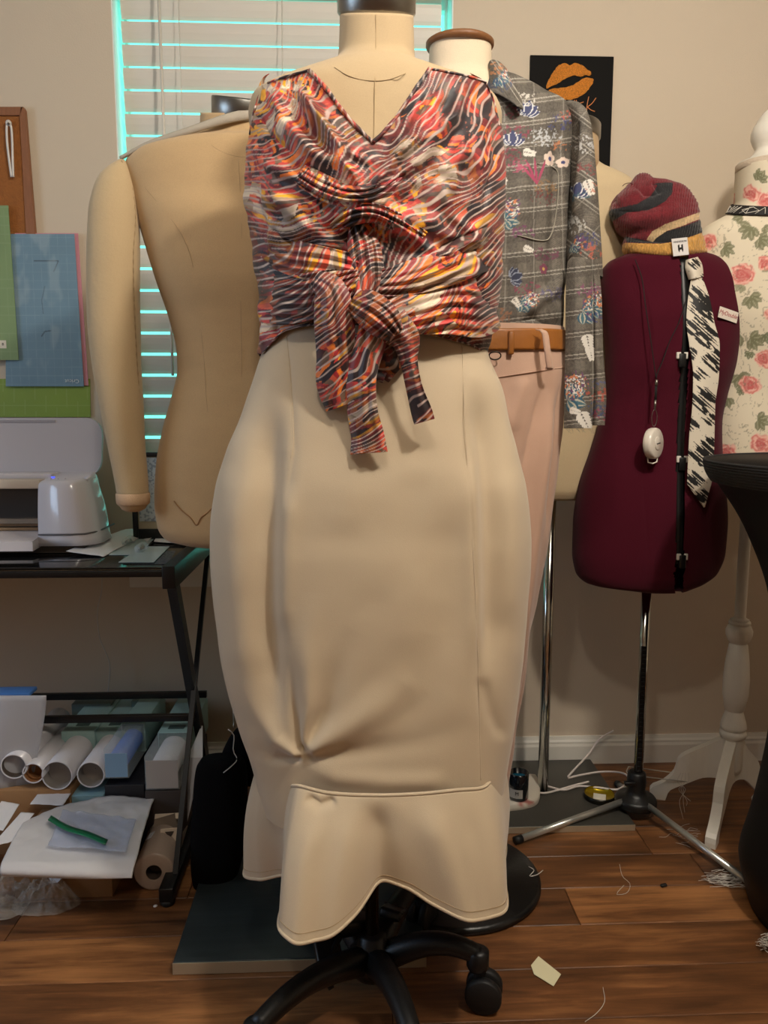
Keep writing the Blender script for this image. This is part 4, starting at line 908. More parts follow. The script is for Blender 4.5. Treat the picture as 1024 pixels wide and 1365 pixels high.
crm = pol([(315, 825), (350, 780), (420, 740), (520, 705), (600, 678), (680, 650), (680, 700), (615, 712), (520, 750), (430, 780), (375, 815), (355, 835)])
bl2 = pol([(190, 810), (310, 828), (355, 832), (400, 790), (520, 755), (610, 722), (680, 690), (680, 775), (590, 805), (470, 835), (400, 850), (200, 845)])
mus = pol([(60, 860), (200, 848), (400, 852), (470, 838), (590, 806), (700, 765), (700, 1000), (60, 1000)])
for m, col in ((blk, (36, 36, 40)), (mus, (206, 146, 22)), (bl2, (32, 32, 36)), (crm, (214, 178, 122))): c = put(c, m*1.0, col)
c = c*(.72+.5*kn)[..., None]
hat = thing('knit_beanie', (V(885, 340, YH)[0], YH, V(885, 348, YH)[2]), 'slouchy striped beanie in maroon, black, cream and mustard on the maroon dummy', 'hat')
mb = MB(); mb.grid(P2, True, col=c, caps=True); mb.build('knit', mat('knit_wool', attr=True, rough=.95, bump=.5, bscale=420, sheen=.3), hat, colors=True)
q = on_surface(P2, [(906, 329.5)], YH, .004)[0]; Rm = Euler((PI/2-.05, R(-8), R(8))).to_matrix()
mb = MB(); mb.box(q, (.041, .041, .0012), rot=Rm); tg = mb.build('woven_label', mat('satin_white', (226, 222, 220), .5), hat)
Mi = mat('black_ink', (22, 20, 20), .6)
qq = np.array(Rm @ Vector((0, 0, 1)))*.0008
text_mesh('lettering', 'HINDERSON', .0062, q+qq+np.array(Rm @ Vector((0, .012, 0))), Rm, Mi, tg)
mb = MB()
for sx_ in (-.0045, .0045):
    for (a, b_) in (((-.0016, -.012), (.0016, .006)),): 
        p = [q+qq+np.array(Rm @ Vector((sx_+x_, y_-.001, 0))) for x_, y_ in ((-.002, .005), (.002, .007), (.0022, -.007), (.0005, -.012), (-.002, -.006))]; mb.prism(p, qq*.6)
mb.prism([q+qq+np.array(Rm @ Vector((x_, y_, 0))) for x_, y_ in ((-.004, -.002), (.004, -.001), (.004, -.006), (-.004, -.007))], qq*.6)
mb.build('emblem', Mi, tg)
mb = MB(); a = V(843, 246, YH-.03); mb.tube(spline([a, a+[-.006, -.002, .003], a+[-.018, -.002, .001], a+[-.024, 0, -.004]], 16), .0009, 5); mb.build('loose_yarn', mat('maroon_yarn', (70, 26, 30), .9), hat)

# ---------------------------------------------------------------- NECKTIE
def Z7(x, y): return (740+x/3.59, 430+y/3.59)
def tie_paint(u, v):
    c = np.ones(u.shape+(3,))*lin((226, 216, 198))
    stars = [(945, 374, 11), (928, 392, 9), (940, 412, 16), (925, 436, 12), (941, 449, 14), (953, 480, 13), (932, 500, 8), (938, 533, 15), (948, 560, 8), (922, 566, 8), (936, 605, 15), (947, 590, 8), (924, 640, 11), (936, 662, 10), (935, 405, 12), (922, 470, 7), (926, 352, 6)]
    for k, (x, y, r) in enumerate(stars):
        du, dv = u-x, v-y; a = (du+dv*1.1)/1.414; b_ = (du-dv*1.1)/1.414
        L = r*1.25*(.55+.75*vnoise(b_/1.6+k*7, np.full_like(b_, k), 19)); m = (np.abs(a) < L) & (np.abs(b_) < r*1.0)
        hatch = (vnoise(b_/1.5+k, a/16, 23) > .12+.42*np.clip(np.abs(a)/r, 0, 1.2))
        c = put(c, (m & hatch)*1.0, (22, 21, 22))
    return put(c, (vnoise(u/2.4, v/1.4, 29) > .93)*.8, (40, 38, 38))
tie = thing('necktie', (V(935, 500, YD-.11)[0], YD-.11, V(935, 670, YD-.11)[2]), 'white necktie with black scratchy starbursts hanging from the maroon dummy', 'tie')
M_tie = mat('tie_silk', attr=True, rough=.55, bump=.1, bscale=800)
kp, U_, W_ = ribbon([(922, 345, 8, YD-.07, 0), (925, 356, 11, YD-.085, 0), (928, 371, 9.5, YD-.088, 0)], 50, 40, .016)
mb = MB(); mb.grid(kp, col=tie_paint(U_, W_)*1.0); mb.build('knot', M_tie, tie, colors=True, solid=.003)
TL = [(371, 922, 936), (400, 917, 946), (430, 915, 952), (460, 919, 959), (500, 924, 958), (540, 923, 953), (580, 919, 952), (620, 917, 951), (645, 916, 948)]
q = np.array(TL, float); G_ = []
for y_ in np.linspace(371, 676, 330):
    a, b_ = (interp(q[:, 0], q[:, 1], y_), interp(q[:, 0], q[:, 2], y_)) if y_ <= 645 else (916+(y_-645)*.75, 948-(y_-645)*.30)
    t = (y_-371)/305; G_.append([V(a+(b_-a)*k, y_-(0 if y_ < 645 else 0), YD-.092-.022*math.sin(min(1, t*1.6)*PI/2)-.006*math.sin(PI*k)-.004*math.sin(t*9)*(k-.5)) for k in np.linspace(0, 1, 44)])
G_ = np.array(G_); u, v = proj(G_); mb = MB(); mb.grid(G_, col=tie_paint(u, v)); mb.build('blade', M_tie, tie, colors=True, solid=.004)

# ---------------------------------------------------------------- TAPE MEASURE ON A CORD
YR = YD-.115
tape = thing('tape_measure', (V(872, 592, YR)[0], YR, V(872, 618, YR)[2]), 'round white retractable tape measure hanging on a black neck cord', 'tape measure')
M_cord = mat('black_cord', (22, 17, 18), .8)
mb = MB(); lc = [(847, 346), (856, 372), (861, 410), (868, 455), (873, 492), (875, 505)]; rc = [(915, 400), (905, 430), (893, 455), (884, 480), (877, 496), (875, 505)]
def draped(pts, P, Y, off, n=40): return spline(on_surface(P, pts, Y, off), n)
mb.tube(spline([V(a, b_, YD-.075-.04*min(1, (b_-346)/90)) for a, b_ in lc], 40), .0013, 6); mb.tube(spline([V(a, b_, YD-.105-.01*min(1, (b_-400)/90)) for a, b_ in rc], 40), .0013, 6)
mb.tube([V(875, 512, YR), V(874, 534, YR)], .0032, 8, flat=.6); mb.build('neck_cord', M_cord, tape)
mb = MB(); mb.tube([V(875.5, 506, YR), V(875, 514, YR)], .0035, 10); mb.build('clip_ferrule', M_steel, tape); mb = MB(); mb.tube([V(874, 533, YR), V(873, 546, YR)], [.003, .0022], 8); mb.build('swivel', M_steel, tape); mb = MB(); mb.tube([V(873, 546, YR)+[.0065*math.sin(t), 0, -.020+.020*math.cos(t)] for t in np.linspace(0, 2*PI, 24)], .0008, 6); mb.build('wire_loop', M_steel, tape)
c_ = V(871, 591, YR); ax = np.array([.95, -1, .05]); ax /= np.linalg.norm(ax)
mb = MB(); mb.lathe([(.033, -.011), (.0365, -.009), (.038, -.004), (.038, .004), (.0365, .009), (.033, .011), (.001, .0112)], c_, ax, n=40); body_ = mb.build('case', mat('white_gloss', (232, 224, 212), .3, coat=.3), tape)
# taller than wide: a slightly oval case
mb = MB(); mb.lathe([(.0165, 0), (.0165, .0016), (.0155, .0022), (.001, .0023)], c_+ax*.011, ax, n=28); bt = mb.build('button', mat('white_gloss'), body_)
text_mesh('lettering', 'memory', .0058, c_+ax*.0136, surf_rot(ax, .12), Mi, bt)
mb = MB(); mb.tube([c_+[-.012, 0, -.035], c_+[-.011, -.001, -.046], c_+[0, -.002, -.049], c_+[.010, -.002, -.045], c_+[.012, 0, -.033]], .0018, 8); mb.build('pull_tab', mat('white_gloss'), tape)

# ================================================================ FLORAL DRESS FORM ON WHITE TURNED STAND
YF2 = 1.98
M_wh = mat('white_painted_wood', (232, 226, 214), .42, bump=.12, bscale=30, stretch=(4, 4, 1), var=.03, vscale=14)
fx = V(982, 900, YF2)[0]
ff = thing('dress_form', (fx, YF2, 0), 'cream dress form printed with pink roses, on a white turned wooden stand', 'dress form')
def rose(c, u, v, x, y, r, seed):
    d = np.hypot((u-x), (v-y)*1.15)+ (fbm(u/7, v/7, seed)-.5)*r*.7; an = np.arctan2(v-y, u-x)
    m = np.clip((r-d)/2, 0, 1); pet = .5+.5*np.sin(d*1.05+2.2*np.sin(an*2.5+seed)); col = lin((214, 120, 112))[None, None]*(1-pet[..., None])+lin((238, 188, 172))*pet[..., None]
    col = np.where((d < r*.55)[..., None], col*.45+lin((188, 62, 70))*.55, col); return c*(1-m[..., None])+col*m[..., None]
def leafs(c, u, v, x, y, s, rot, col=(122, 122, 84)):
    for a, L in ((-70, 13), (-35, 15), (0, 17), (35, 15), (70, 13)):
        q = petal(u, v, x, y, R(a)+rot, L*s, 3.9*s); c = put(c, (q < 1)*.9, col); c = put(c, (q < .16)*.5, (190, 186, 150))
    return c
def floral(u, v):
    c = np.ones(u.shape+(3,))*lin((226, 214, 190)); rg = random.Random(8)
    for k in range(40):
        x, y = rg.uniform(900, 1160), rg.uniform(285, 640); c = leafs(c, u, v, x, y, rg.uniform(.5, 1.1), rg.uniform(0, 6.28), rg.choice([(132, 130, 92), (112, 116, 80), (150, 148, 112)]))
    for x, y, s, r_ in ((1002, 302, 1.3, 2.2), (1012, 318, 1.1, .6), (990, 288, 1, 3.4), (965, 330, 1.0, .5), (1000, 395, 1.2, 1), (985, 445, 1.3, 2.6), (1000, 452, 1.2, .4), (970, 530, 1, 2), (1010, 560, 1.1, .3), (985, 500, 1.2, 1.2), (975, 480, 1.1, 3), (1012, 240, .9, -1), (1008, 232, .7, .3)): c = leafs(c, u, v, x, y, s, r_)
    for x, y, r in ((945, 322, 13), (1002, 258, 13), (1022, 268, 15), (990, 366, 16), (1020, 350, 12), (1018, 478, 14), (1000, 512, 15), (1014, 592, 15), (968, 602, 14), (1030, 420, 12), (955, 470, 11), (1060, 330, 15), (1080, 420, 16), (1060, 520, 14), (1100, 590, 15), (920, 420, 14), (930, 540, 13)): c = rose(c, u, v, x, y, r, int(x) % 17)
    tw = (np.abs(fbm(u/14, v/14, 77)-.5) < .012) & (v > 290); return put(c, tw*.55, (120, 112, 78))
M_fl = mat('rose_print_cotton', attr=True, rough=.8, bump=.15, bscale=800)
rows = [(224, 986, 1064, .075, .075), (268, 984, 1068, .076, .076), (280, 978, 1076, .08, .08), (290, 962, 1092, .085, .085), (303, 940, 1116, .092, .088), (320, 928, 1128, .10, .09), (360, 926, 1130, .11, .095), (420, 934, 1120, .12, .095), (480, 946, 1104, .105, .085), (520, 948, 1098, .10, .085), (570, 945, 1100, .108, .095), (600, 944, 1102, .11, .10), (617, 944, 1100, .11, .10), (624, 950, 1092, .10, .095)]
P = body(YF2, rows, 330, 460); u, v = uvof(P, YF2); mb = MB(); mb.grid(P, True, col=floral(u, v), caps=True); mb.build('torso', M_fl, ff, colors=True)
mb = MB(); mb.tube(np.vstack([P[-4], P[-4][:1]])+[0, 0, .0], .002, 6, caps=False); mb.build('hem_piping', mat('cream_piping', (214, 196, 170), .8), ff)
nc_ = np.array([(P[0][:, 0].min()+P[0][:, 0].max())/2, YF2, P[0][0, 2]]); rn = (P[0][:, 0].max()-P[0][:, 0].min())/2
mb = MB(); mb.lathe([(rn*1.01, -.006), (rn*1.04, -.004), (rn*1.04, .010), (rn*1.0, .012)], nc_, n=48); mb.build('lace_trim', mat('cream_lace', (220, 202, 180), .85, bump=.8, bscale=500), ff)
mb = MB(); mb.lathe([(rn*.99, .010), (rn*.99, .014), (rn*.74, .015), (rn*.73, .020), (rn*.68, .022), (.038, .036), (.035, .042), (.035, .048), (.041, .058), (.046, .072), (.046, .084), (.041, .100), (.038, .104), (.035, .106), (.034, .112), (.020, .132), (.006, .144), (.001, .146)], nc_, n=48); mb.build('finial', M_wh, ff)
# black lace choker
ch = thing('lace_choker', (nc_[0], YF2, V(1000, 300, YF2)[2]), 'black ribbon choker with white stitched pattern around the rose print neck', 'choker')
th = np.linspace(0, 2*PI, 181)[:-1]; zt = V(1000, 262, YF2-.08)[2]; G_ = []
colz = P[:, 0, 2]; nP = P.shape[1]
for t in np.linspace(-1, 1, 9):
    ring = []
    for a in th:
        j = int(round(a/(2*PI)*nP)) % nP; z_ = zt-.010-.026*math.sin(a)+t*.0105; i_ = int(np.argmin(np.abs(colz-z_))); q_ = P[i_, j].copy(); dd = q_-np.array([nc_[0], YF2, q_[2]]); dd /= np.linalg.norm(dd)+1e-9
        ring.append(q_+dd*.006+[0, 0, z_-q_[2]])
    G_.append(ring)
G_ = np.array(G_); mb = MB(); mb.grid(G_, True); mb.build('ribbon', mat('black_ribbon', (20, 18, 18), .7), ch, solid=.002)
mb = MB(); rg = random.Random(5)
for j in range(20, 160, 5):
    a = G_[1, j]; b_ = G_[7, j+rg.choice([-3, 3, 2])]; o_ = np.array([math.cos(th[j])*.002, -math.sin(th[j])*.002, 0]); mb.tube([a+o_, (a+b_)/2+o_*1.4, b_+o_], .0007, 5)
for j0 in (65, 95):
    pts = [(1, j0), (4, j0-6), (7, j0), (4, j0+6), (1, j0)]; mb.tube([G_[i_, j_]+np.array([math.cos(th[j_])*.0025, -math.sin(th[j_])*.0025, 0]) for i_, j_ in pts], .0009, 5)
mb.build('stitching', mat('white_thread', (226, 220, 208), .8), ch)
# turned stand
def zof(py): return V(985, py, YF2)[2]
pr = [(992-985, 620), (7, 826)]
k_ = 1.98/1025*1.08
def rp(px_): return px_*k_
prof = [(rp(8.2), 1030), (rp(11), 1028), (rp(13.5), 1020), (rp(13.5), 983), (rp(13.6), 982.5), (rp(15.8), 981), (rp(17), 977), (rp(16), 973), (rp(14), 972), (rp(14), 971.5), (rp(16.3), 970), (rp(16.3), 967), (rp(15.5), 962), (rp(10.8), 947), (rp(10.8), 946.5), (rp(12.2), 945), (rp(16), 925), (rp(16.3), 905), (rp(14.5), 880), (rp(11.5), 859), (rp(10), 857.5), (rp(10), 857), (rp(13), 854), (rp(16.3), 846), (rp(16.5), 840), (rp(14), 834), (rp(11.5), 833), (rp(11.5), 832.5), (rp(13.6), 831), (rp(13), 828), (rp(10.5), 827.5), (rp(10.5), 827), (rp(11.5), 825.5), (rp(8), 824), (rp(7), 822), (rp(7), 610)]
z0_ = zof(1034)
mb = MB(); mb.lathe([(r_, zof(y_)) for r_, y_ in prof], (fx, YF2, 0), n=36); mb.build('turned_pole', M_wh, ff)
def cab_leg(foot, name='cabriole_leg', wd=.026):
    top0 = np.array([fx, YF2, zof(982)]); d = np.array([foot[0]-fx, foot[1]-YF2, 0]); Ln = np.linalg.norm(d); d /= Ln; s_ = np.array([-d[1], d[0], 0])
    up = [(0.0, top0[2]), (.025, top0[2]-.004), (.10*Ln/.3, top0[2]-.03), (.20*Ln/.3, top0[2]-.075), (.75*Ln, .085), (.9*Ln, .05), (Ln+.01, .03), (Ln+.012, 0)]
    lo = [(Ln-.03, 0), (Ln-.035, .018), (.78*Ln, .034), (.55*Ln, .062), (.35*Ln, .084), (.15*Ln, .088), (0, .080)]
    pl = [np.array([fx, YF2, 0])+d*a+np.array([0, 0, z_])-s_*wd/2 for a, z_ in list(spline(up, 26))+list(spline(lo, 18))]
    mb = MB(); mb.prism(pl, s_*wd); return mb.build(name, M_wh, ff)
cab_leg(G(872, 1062, 0)[:2]); cab_leg(G(1020, 1072, 0)[:2]); cab_leg(G(948, 1128, 0)[:2])
# ================================================================ WIRE HANGER ON THE FLOOR
hz = .035
M_wire = mat('hanger_wire', (214, 212, 204), .35, metal=.7)
mb = MB(); w_ = spline([G(838, 1022, .09), G(900, 1030, .07), G(938, 1033, .06), G(948, 1031, .06), G(955, 1024, .065), G(968, 1024, .065), G(988, 1030, .06), G(998, 1021, .065), G(1012, 1024, .05), G(1022, 1040, .03)], 80)
for q in range(80): w_[q, 1] -= .0
mb.tube(w_, .0016, 8); mb.tube(spline([G(838, 1022, .09), G(836, 1030, .085), G(850, 1034, .08), G(890, 1039, .07), G(916, 1042, .065)], 40), .0016, 8)
mb.build('wire_hanger', M_wire, label='bent wire hanger caught between the chrome tripod and the white stand', cat='hanger')

# ================================================================ BLACK COVERED ROUND TABLE AT RIGHT
M_spx = mat('black_spandex', (9, 9, 10), .6, bump=.15, bscale=900, weave=.05, spec=.3)
Yq = 1.50; rimL = V(964, 622, Yq); footL = G(1000, 1150, .08)
Rt = .36; tc = np.array([rimL[0]+Rt, Yq, 0])
tb = thing('covered_table', tuple(tc), 'tall round table in a stretched black cover with ribbed rim, at the right edge', 'table')
zr = rimL[2]
pr = [(Rt-.004, zr-.012), (Rt-.03, zr-.05), (Rt-.07, zr-.11), (Rt-.10, zr-.17), (Rt-.135, zr-.26), (Rt-.155, zr-.36), (Rt-.165, zr-.46), (Rt-.16, zr-.58), (Rt-.15, zr-.68), (Rt-.135, zr-.78), (Rt-.12, .14), (Rt-.115, .10), (Rt-.125, .06), (Rt-.135, .02), (Rt-.14, .004)]
pr = [tuple(q) for q in spline(pr, 50)]; mb = MB(); mb.lathe(pr[::-1], tc, n=96); mb.build('cover', M_spx, tb)
mb = MB()
for k in range(9):
    zz_ = zr+.006-.0052*k; mb.tube([(tc[0]+(Rt+.002-.0007*k*k*.35)*math.cos(a), tc[1]+(Rt+.002-.0007*k*k*.35)*math.sin(a), zz_) for a in np.linspace(0, 2*PI, 97)], .0034, 6, caps=False)
mb.build('ribbed_rim', mat('black_rib', (34, 35, 38), .7, bump=.6, bscale=500), tb)
mb = MB(); mb.lathe([(Rt-.001, 0), (Rt-.001, .008), (.001, .009)], (tc[0], tc[1], zr-.002), n=96); mb.build('table_top', M_spx, tb)
# ================================================================ DESK
M_dk = mat('black_satin_metal', (16, 16, 18), .35, bump=.05, bscale=200)
M_bg = mat('black_glass', (10, 11, 12), .06, coat=.5)
zt = .745; xr_, yf, yb = -.405, 1.745, 2.20; xd = -1.62
desk = thing('glass_desk', ((xr_+xd)/2, (yf+yb)/2, 0), 'black metal desk with dark glass top and crossed side legs, at left under the window', 'desk')
mb = MB(); mb.box2((xd+.03, yf+.008, zt-.006), (xr_-.028, yb, zt), bev=.0015); mb.build('glass_top', M_bg, desk)
for a in (xr_-.03, xd):
    mb = MB(); mb.box2((a, yf-.004, zt-.05), (a+.03, yb, zt+.003), bev=.002); mb.build('side_beam', M_dk, desk)
    for y0, y1 in ((yf+.04, yb-.08), (yb-.03, yf-.08)):
        mb = MB(); w_ = .038 if y0 < y1 else .014
        xx = a+(.004 if y0 < y1 else .018)
        mb.prism([(xx, y0-w_/2, zt-.05), (xx, y0+w_/2, zt-.05), (xx, y1+w_/2, .04), (xx, y1-w_/2, .04)], (.012 if y0 > y1 else .022, 0, 0)); mb.build('leg', M_dk, desk)
    mb = MB(); mb.box2((a, yf-.14, .012), (a+.032, yb, .045), bev=.002); ft = mb.build('foot_bar', M_dk, desk)
    for y_ in (yf-.125, yb-.02):
        mb = MB(); mb.lathe([(.014, 0), (.016, .003), (.016, .013)], (a+.016, y_, 0), n=16); mb.build('foot_pad', M_rubber, ft)
mb = MB(); mb.box2((xd+.03, yf-.002, zt-.022), (xr_-.03, yf+.010, zt-.007), bev=.001); mb.build('front_rail', M_dk, desk)
mb = MB(); mb.box2((xd+.03, yb-.02, zt-.05), (xr_-.03, yb-.005, zt-.007), bev=.001); mb.build('back_rail', M_dk, desk)
for y_, z_ in ((2.125, .300), (1.965, .298)):
    mb = MB(); mb.box2((xd+.02, y_-.007, z_-.010), (xr_-.012, y_+.007, z_+.008), bev=.001); mb.build('shelf_rail', M_dk, desk)
for q, (a, b_) in enumerate(((222, 767), (248, 745))):
    mb = MB(); mb.lathe([(.001, -.003), (.0045, -.003), (.0055, 0), (.001, .0005)], (xr_-.0005, yf+.015+q*.2, zt-.02), (1, 0, 0), n=12); mb.build('bolt', M_chrome, desk)
# ---------------------------------------------------------------- CRAFT CUTTING MACHINE
M_mc = mat('machine_shell', (214, 208, 212), .22, coat=.5); M_mc2 = mat('machine_lid', (190, 184, 188), .4); M_mg = mat('machine_groove', (96, 92, 94), .5); M_slot = mat('machine_slot', (70, 60, 52), .5)
Yc0 = 1.93
xa, xb = V(53, 690, Yc0)[0], V(143, 705, Yc0)[0]-.028; zb, zt2 = zt+.022, V(100, 640, Yc0)[2]
mc = thing('cutting_machine', ((xa-.2+xb)/2, Yc0+.08, zt), 'white craft cutting machine with raised lid and blue power light on the black desk', 'machine')
def shell(x0, x1, name, flip=False):
    bm = bmesh.new(); bmesh.ops.create_cube(bm, size=1.0)
    for v in bm.verts: v.co = Vector(((v.co.x+.5)*(x1-x0)+x0, (v.co.y+.5)*.17+Yc0-.015, (v.co.z+.5)*(zt2-zb)+zb))
    ed = [e for e in bm.edges if abs(e.verts[0].co.z-e.verts[1].co.z) > .02 and ((e.verts[0].co.x > (x0+x1)/2) != flip)]
    bmesh.ops.bevel(bm, geom=ed, offset=.055, segments=8, affect='EDGES', profile=.5)
    bmesh.ops.bevel(bm, geom=[e for e in bm.edges if e.calc_length() > .001 and (abs(e.verts[0].co.z-zt2) < 1e-4 and abs(e.verts[1].co.z-zt2) < 1e-4)], offset=.010, segments=3, affect='EDGES', profile=.5)
    bmesh.ops.subdivide_edges(bm, edges=[e for e in bm.edges if abs(e.verts[0].co.z-e.verts[1].co.z) > .02], cuts=8)
    for v in bm.verts:
        t = (v.co.z-zb)/(zt2-zb); q = t*t
        if t < .12: q = -.15*(.12-t)/.12
        if not flip: v.co.x -= .030*q*max(0, (v.co.x-x0)/(x1-x0))
        else: v.co.x += .030*q*max(0, (x1-v.co.x)/(x1-x0))
        if v.co.y < Yc0+.04: v.co.y += .020*q
        if t > .9: v.co.z += .12*(v.co.y-(Yc0+.03))
        if t < .05: v.co.z -= .0
    vs = [tuple(v.co) for v in bm.verts]; bm.verts.index_update(); fs = [[v.index for v in f.verts] for f in bm.faces]; bm.free()
    return MB().add(vs, fs).build(name, M_mc, mc)
sh = shell(xa, xb, 'end_housing'); shell(xa-.46, xa-.37, 'end_housing', True)
zg = V(100, 711, Yc0)[2]
mb = MB(); mb.tube([(xa+.001, Yc0-.017, zg), (xb-.055, Yc0-.017, zg), (xb-.025, Yc0-.008, zg), (xb-.008, Yc0+.012, zg+.001), (xb-.001, Yc0+.05, zg+.002), (xb-.001, Yc0+.15, zg+.002)], .0022, 8); mb.build('groove', M_mg, sh)
mb = MB(); mb.box2((xa-.36, Yc0+.0, zb-.02), (xb-.03, Yc0+.13, zb+.004)); mb.build('base', M_slot, mc)
ztr = V(20, 652, Yc0)[2]
mb = MB(); mb.box2((xa-.37, Yc0+.005, ztr), (xa+.002, Yc0+.05, ztr+.022), bev=.003); mb.build('front_bridge', mat('machine_warm', (205, 190, 174), .4), mc)
mb = MB(); mb.box2((xa-.37, Yc0+.055, ztr+.018), (xa+.012, Yc0+.13, ztr+.034), bev=.003); mb.build('top_bridge', M_mc, mc)
mb = MB(); mb.box2((xa-.37, Yc0+.10, zb), (xa, Yc0+.135, ztr+.02)); mb.build('rear_panel', M_slot, mc)
for k, y_ in enumerate((694, 700, 706)):
    mb = MB(); zz_ = V(20, y_, Yc0+.03)[2]; mb.tube([(xa-.37, Yc0+.04, zz_), (xa, Yc0+.04, zz_)], .0042, 10); mb.build('roller', mat('roller_tan', (146, 120, 92), .4), mc)
mb = MB(); mb.box2((xa-.37, Yc0+.03, zb+.05), (xa, Yc0+.045, zb+.062)); mb.build('blade_rail', mat('grey_rail', (120, 108, 96), .5), mc)
ty = Yc0-.055
mb = MB(); tz = V(20, 722, ty)[2]; mb.prism([(xa-.37, ty, tz), (xa-.37, ty, tz-.024), (xa-.37, ty+.10, tz-.018), (xa-.37, ty+.10, tz+.012)], (.37+.001, 0, 0)); mb.build('tray', M_mc, mc)
lz0, lz1 = V(60, 630, 2.05)[2], V(60, 557, 2.08)[2]; lx1 = V(135, 600, 2.06)[0]; lx0 = lx1-.52; rc_ = .045; pl = []
for cx_, cz_, a0 in ((lx1-rc_, lz0+rc_*.7, -90), (lx1-rc_, lz1-rc_, 0), (lx0+rc_, lz1-rc_, 90), (lx0+rc_, lz0+rc_*.7, 180)):
    for k in range(9):
        a = R(a0+k*90/8); zz_ = cz_+rc_*math.sin(a); pl.append((cx_+rc_*math.cos(a), 2.05+(zz_-lz0)*.22, zz_))
mb = MB(); mb.prism(pl, (0, .012, 0)); ld = mb.build('lid', M_mc2, mc)
mb = MB(); zz_ = V(40, 562, 2.06)[2]; mb.box2((lx0+.1, 2.05+(zz_-lz0)*.22-.003, zz_-.002), (V(70, 562, 2.06)[0], 2.05+(zz_-lz0)*.22+.001, zz_+.004)); mb.build('lid_lip', mat('lid_lip', (165, 160, 164), .4), ld)
pz = zt2+.12*.015
mb = MB(); b_ = V(70, 642, Yc0+.045); mb.lathe([(.0042, 0), (.0042, .0014), (.001, .0016)], (b_[0], Yc0+.05, zt2+.0030), n=16); mb.build('power_light', mat('blue_led', (40, 60, 255), .4, emit=(50, 70, 255), estr=2.5), sh)
for k in range(3): mb = MB(); mb.lathe([(.0016, 0), (.0016, .001)], (b_[0]+.003+k*.018, Yc0+.028, zt2+.0008), n=10); mb.build('button', M_mg, sh)
# ---------------------------------------------------------------- MATS AND BOARD ON THE WALL
def flatpaint(pts, Y, nx, ny, paint, name, m, thick=.003, parent=None, **k):
    """pts: TL TR BR BL in photo pixels at depth Y"""
    s_ = np.linspace(0, 1, nx)[None, :, None]; t = np.linspace(0, 1, ny)[:, None, None]; Q = [V(a, b_, Y) for a, b_ in pts]
    Pg = (Q[0]*(1-s_)+Q[1]*s_)*(1-t)+(Q[3]*(1-s_)+Q[2]*s_)*t; u, v = proj(Pg); mb = MB()
    mb.grid(Pg, col=paint(u, v), smooth=False); return mb.build(name, m, parent, colors=True, solid=thick, **k)
M_mat = mat('mat_print', attr=True, rough=.5, bump=.06, bscale=60)
def mat_paint(base, line, x0, y0, s):
    def f(u, v):
        c = np.ones(u.shape+(3,))*lin(base); c = c*(.94+.12*fbm(u/30, v/30, 51))[..., None]
        m = (np.abs((u-x0-(v-y0)*.045) % s) < .7) | (np.abs((v-y0) % s) < .7); return put(c, m*.28, line)
    return f
YW0 = YW-.003
o = thing('cork_board', V(20, 310, YW0), 'brown cork board in a wooden frame, on the wall at the left edge', 'board')
mb = MB(); mb.prism([V(-70, 147, YW0), V(31, 150, YW0), V(43, 322, YW0), V(-60, 322, YW0)], (0, -.008, 0)); mb.build('cork_panel', mat('cork', (150, 92, 42), .9, bump=.5, bscale=300, var=.12, vscale=90), o)
M_fr = mat('frame_wood', (142, 92, 60), .5, bump=.2, bscale=60, stretch=(8, 8, 1), var=.1, vscale=20)
mb = MB(); mb.prism([V(31, 145, YW0), V(34, 145, YW0), V(36, 149, YW0), V(50, 322, YW0), V(38, 322, YW0), V(29, 155, YW0)], (0, -.014, 0)); mb.build('frame_side', M_fr, o)
mb = MB(); mb.prism([V(-70, 145, YW0), V(33, 145, YW0), V(29, 156, YW0), V(-70, 156, YW0)], (0, -.014, 0)); mb.build('frame_side', M_fr, o)
o = thing('hanging_tweezers', V(14, 235, YW-.03), 'white plastic craft tweezers hanging on the brown cork board', 'tweezers')
for sg in (-1, 1):
    L_ = spline([(11+sg*.5, 160), (12+sg*3, 170), (13+sg*3.4, 190), (14.5+sg*2.4, 212), (16.5+sg*1.2, 236)], 24); G_ = np.array([[V(a-1.4, b_, YW-.022), V(a+1.4, b_, YW-.022)] for a, b_ in L_]); mb = MB(); mb.grid(G_); mb.build('arm', mat('tool_white', (222, 214, 204), .4), o, solid=.003)
mb = MB(); mb.lathe([(.0075, -.004), (.0075, .003), (.001, .004)], V(11.5, 164, YW-.022), (0, -1, 0), n=20); hd = mb.build('head', mat('tool_white'), o)
mb = MB(); mb.lathe([(.0032, 0), (.0032, .0015), (.001, .0016)], V(11.5, 165, YW-.0265), (0, -1, 0), n=14); mb.build('rivet', M_slot, hd)
flatpaint([(-60, 505), (120, 505), (121, 556), (-60, 556)], YW-.006, 150, 50, mat_paint((136, 160, 62), (176, 196, 110), 4, 512, 14), 'cutting_mat', M_mat, .003, label='bright lime green cutting mat, lowest on the wall behind the cutting machine', cat='cutting mat')
flatpaint([(20, 311), (104, 311), (118, 514), (20, 514)], YW-.011, 60, 60, mat_paint((206, 138, 150), (200, 150, 160), 4, 512, 14), 'cutting_mat', M_mat, .003, label='pink cutting mat showing as a thin strip beside the blue one', cat='cutting mat')
def bluep(u, v):
    c = mat_paint((112, 142, 160), (150, 176, 190), 16, 512, 11.5)(u, v)
    d, al, sd = pdist(u, v, [(46, 348), (78, 348), (72, 362)]); c = put(c, (d < .8)*.7, (60, 70, 80)); d, al, sd = pdist(u, v, [(60, 382), (56, 400), (58, 418)]); c = put(c, (d < .8)*.4, (60, 70, 84)); d, al, sd = pdist(u, v, [(56, 448), (60, 442), (68, 441)]); c = put(c, (d < 1)*.6, (50, 60, 74))
    return put(c, sstep(.56, .7, fbm(u/24, v/44, 15))*.35, (158, 180, 190))
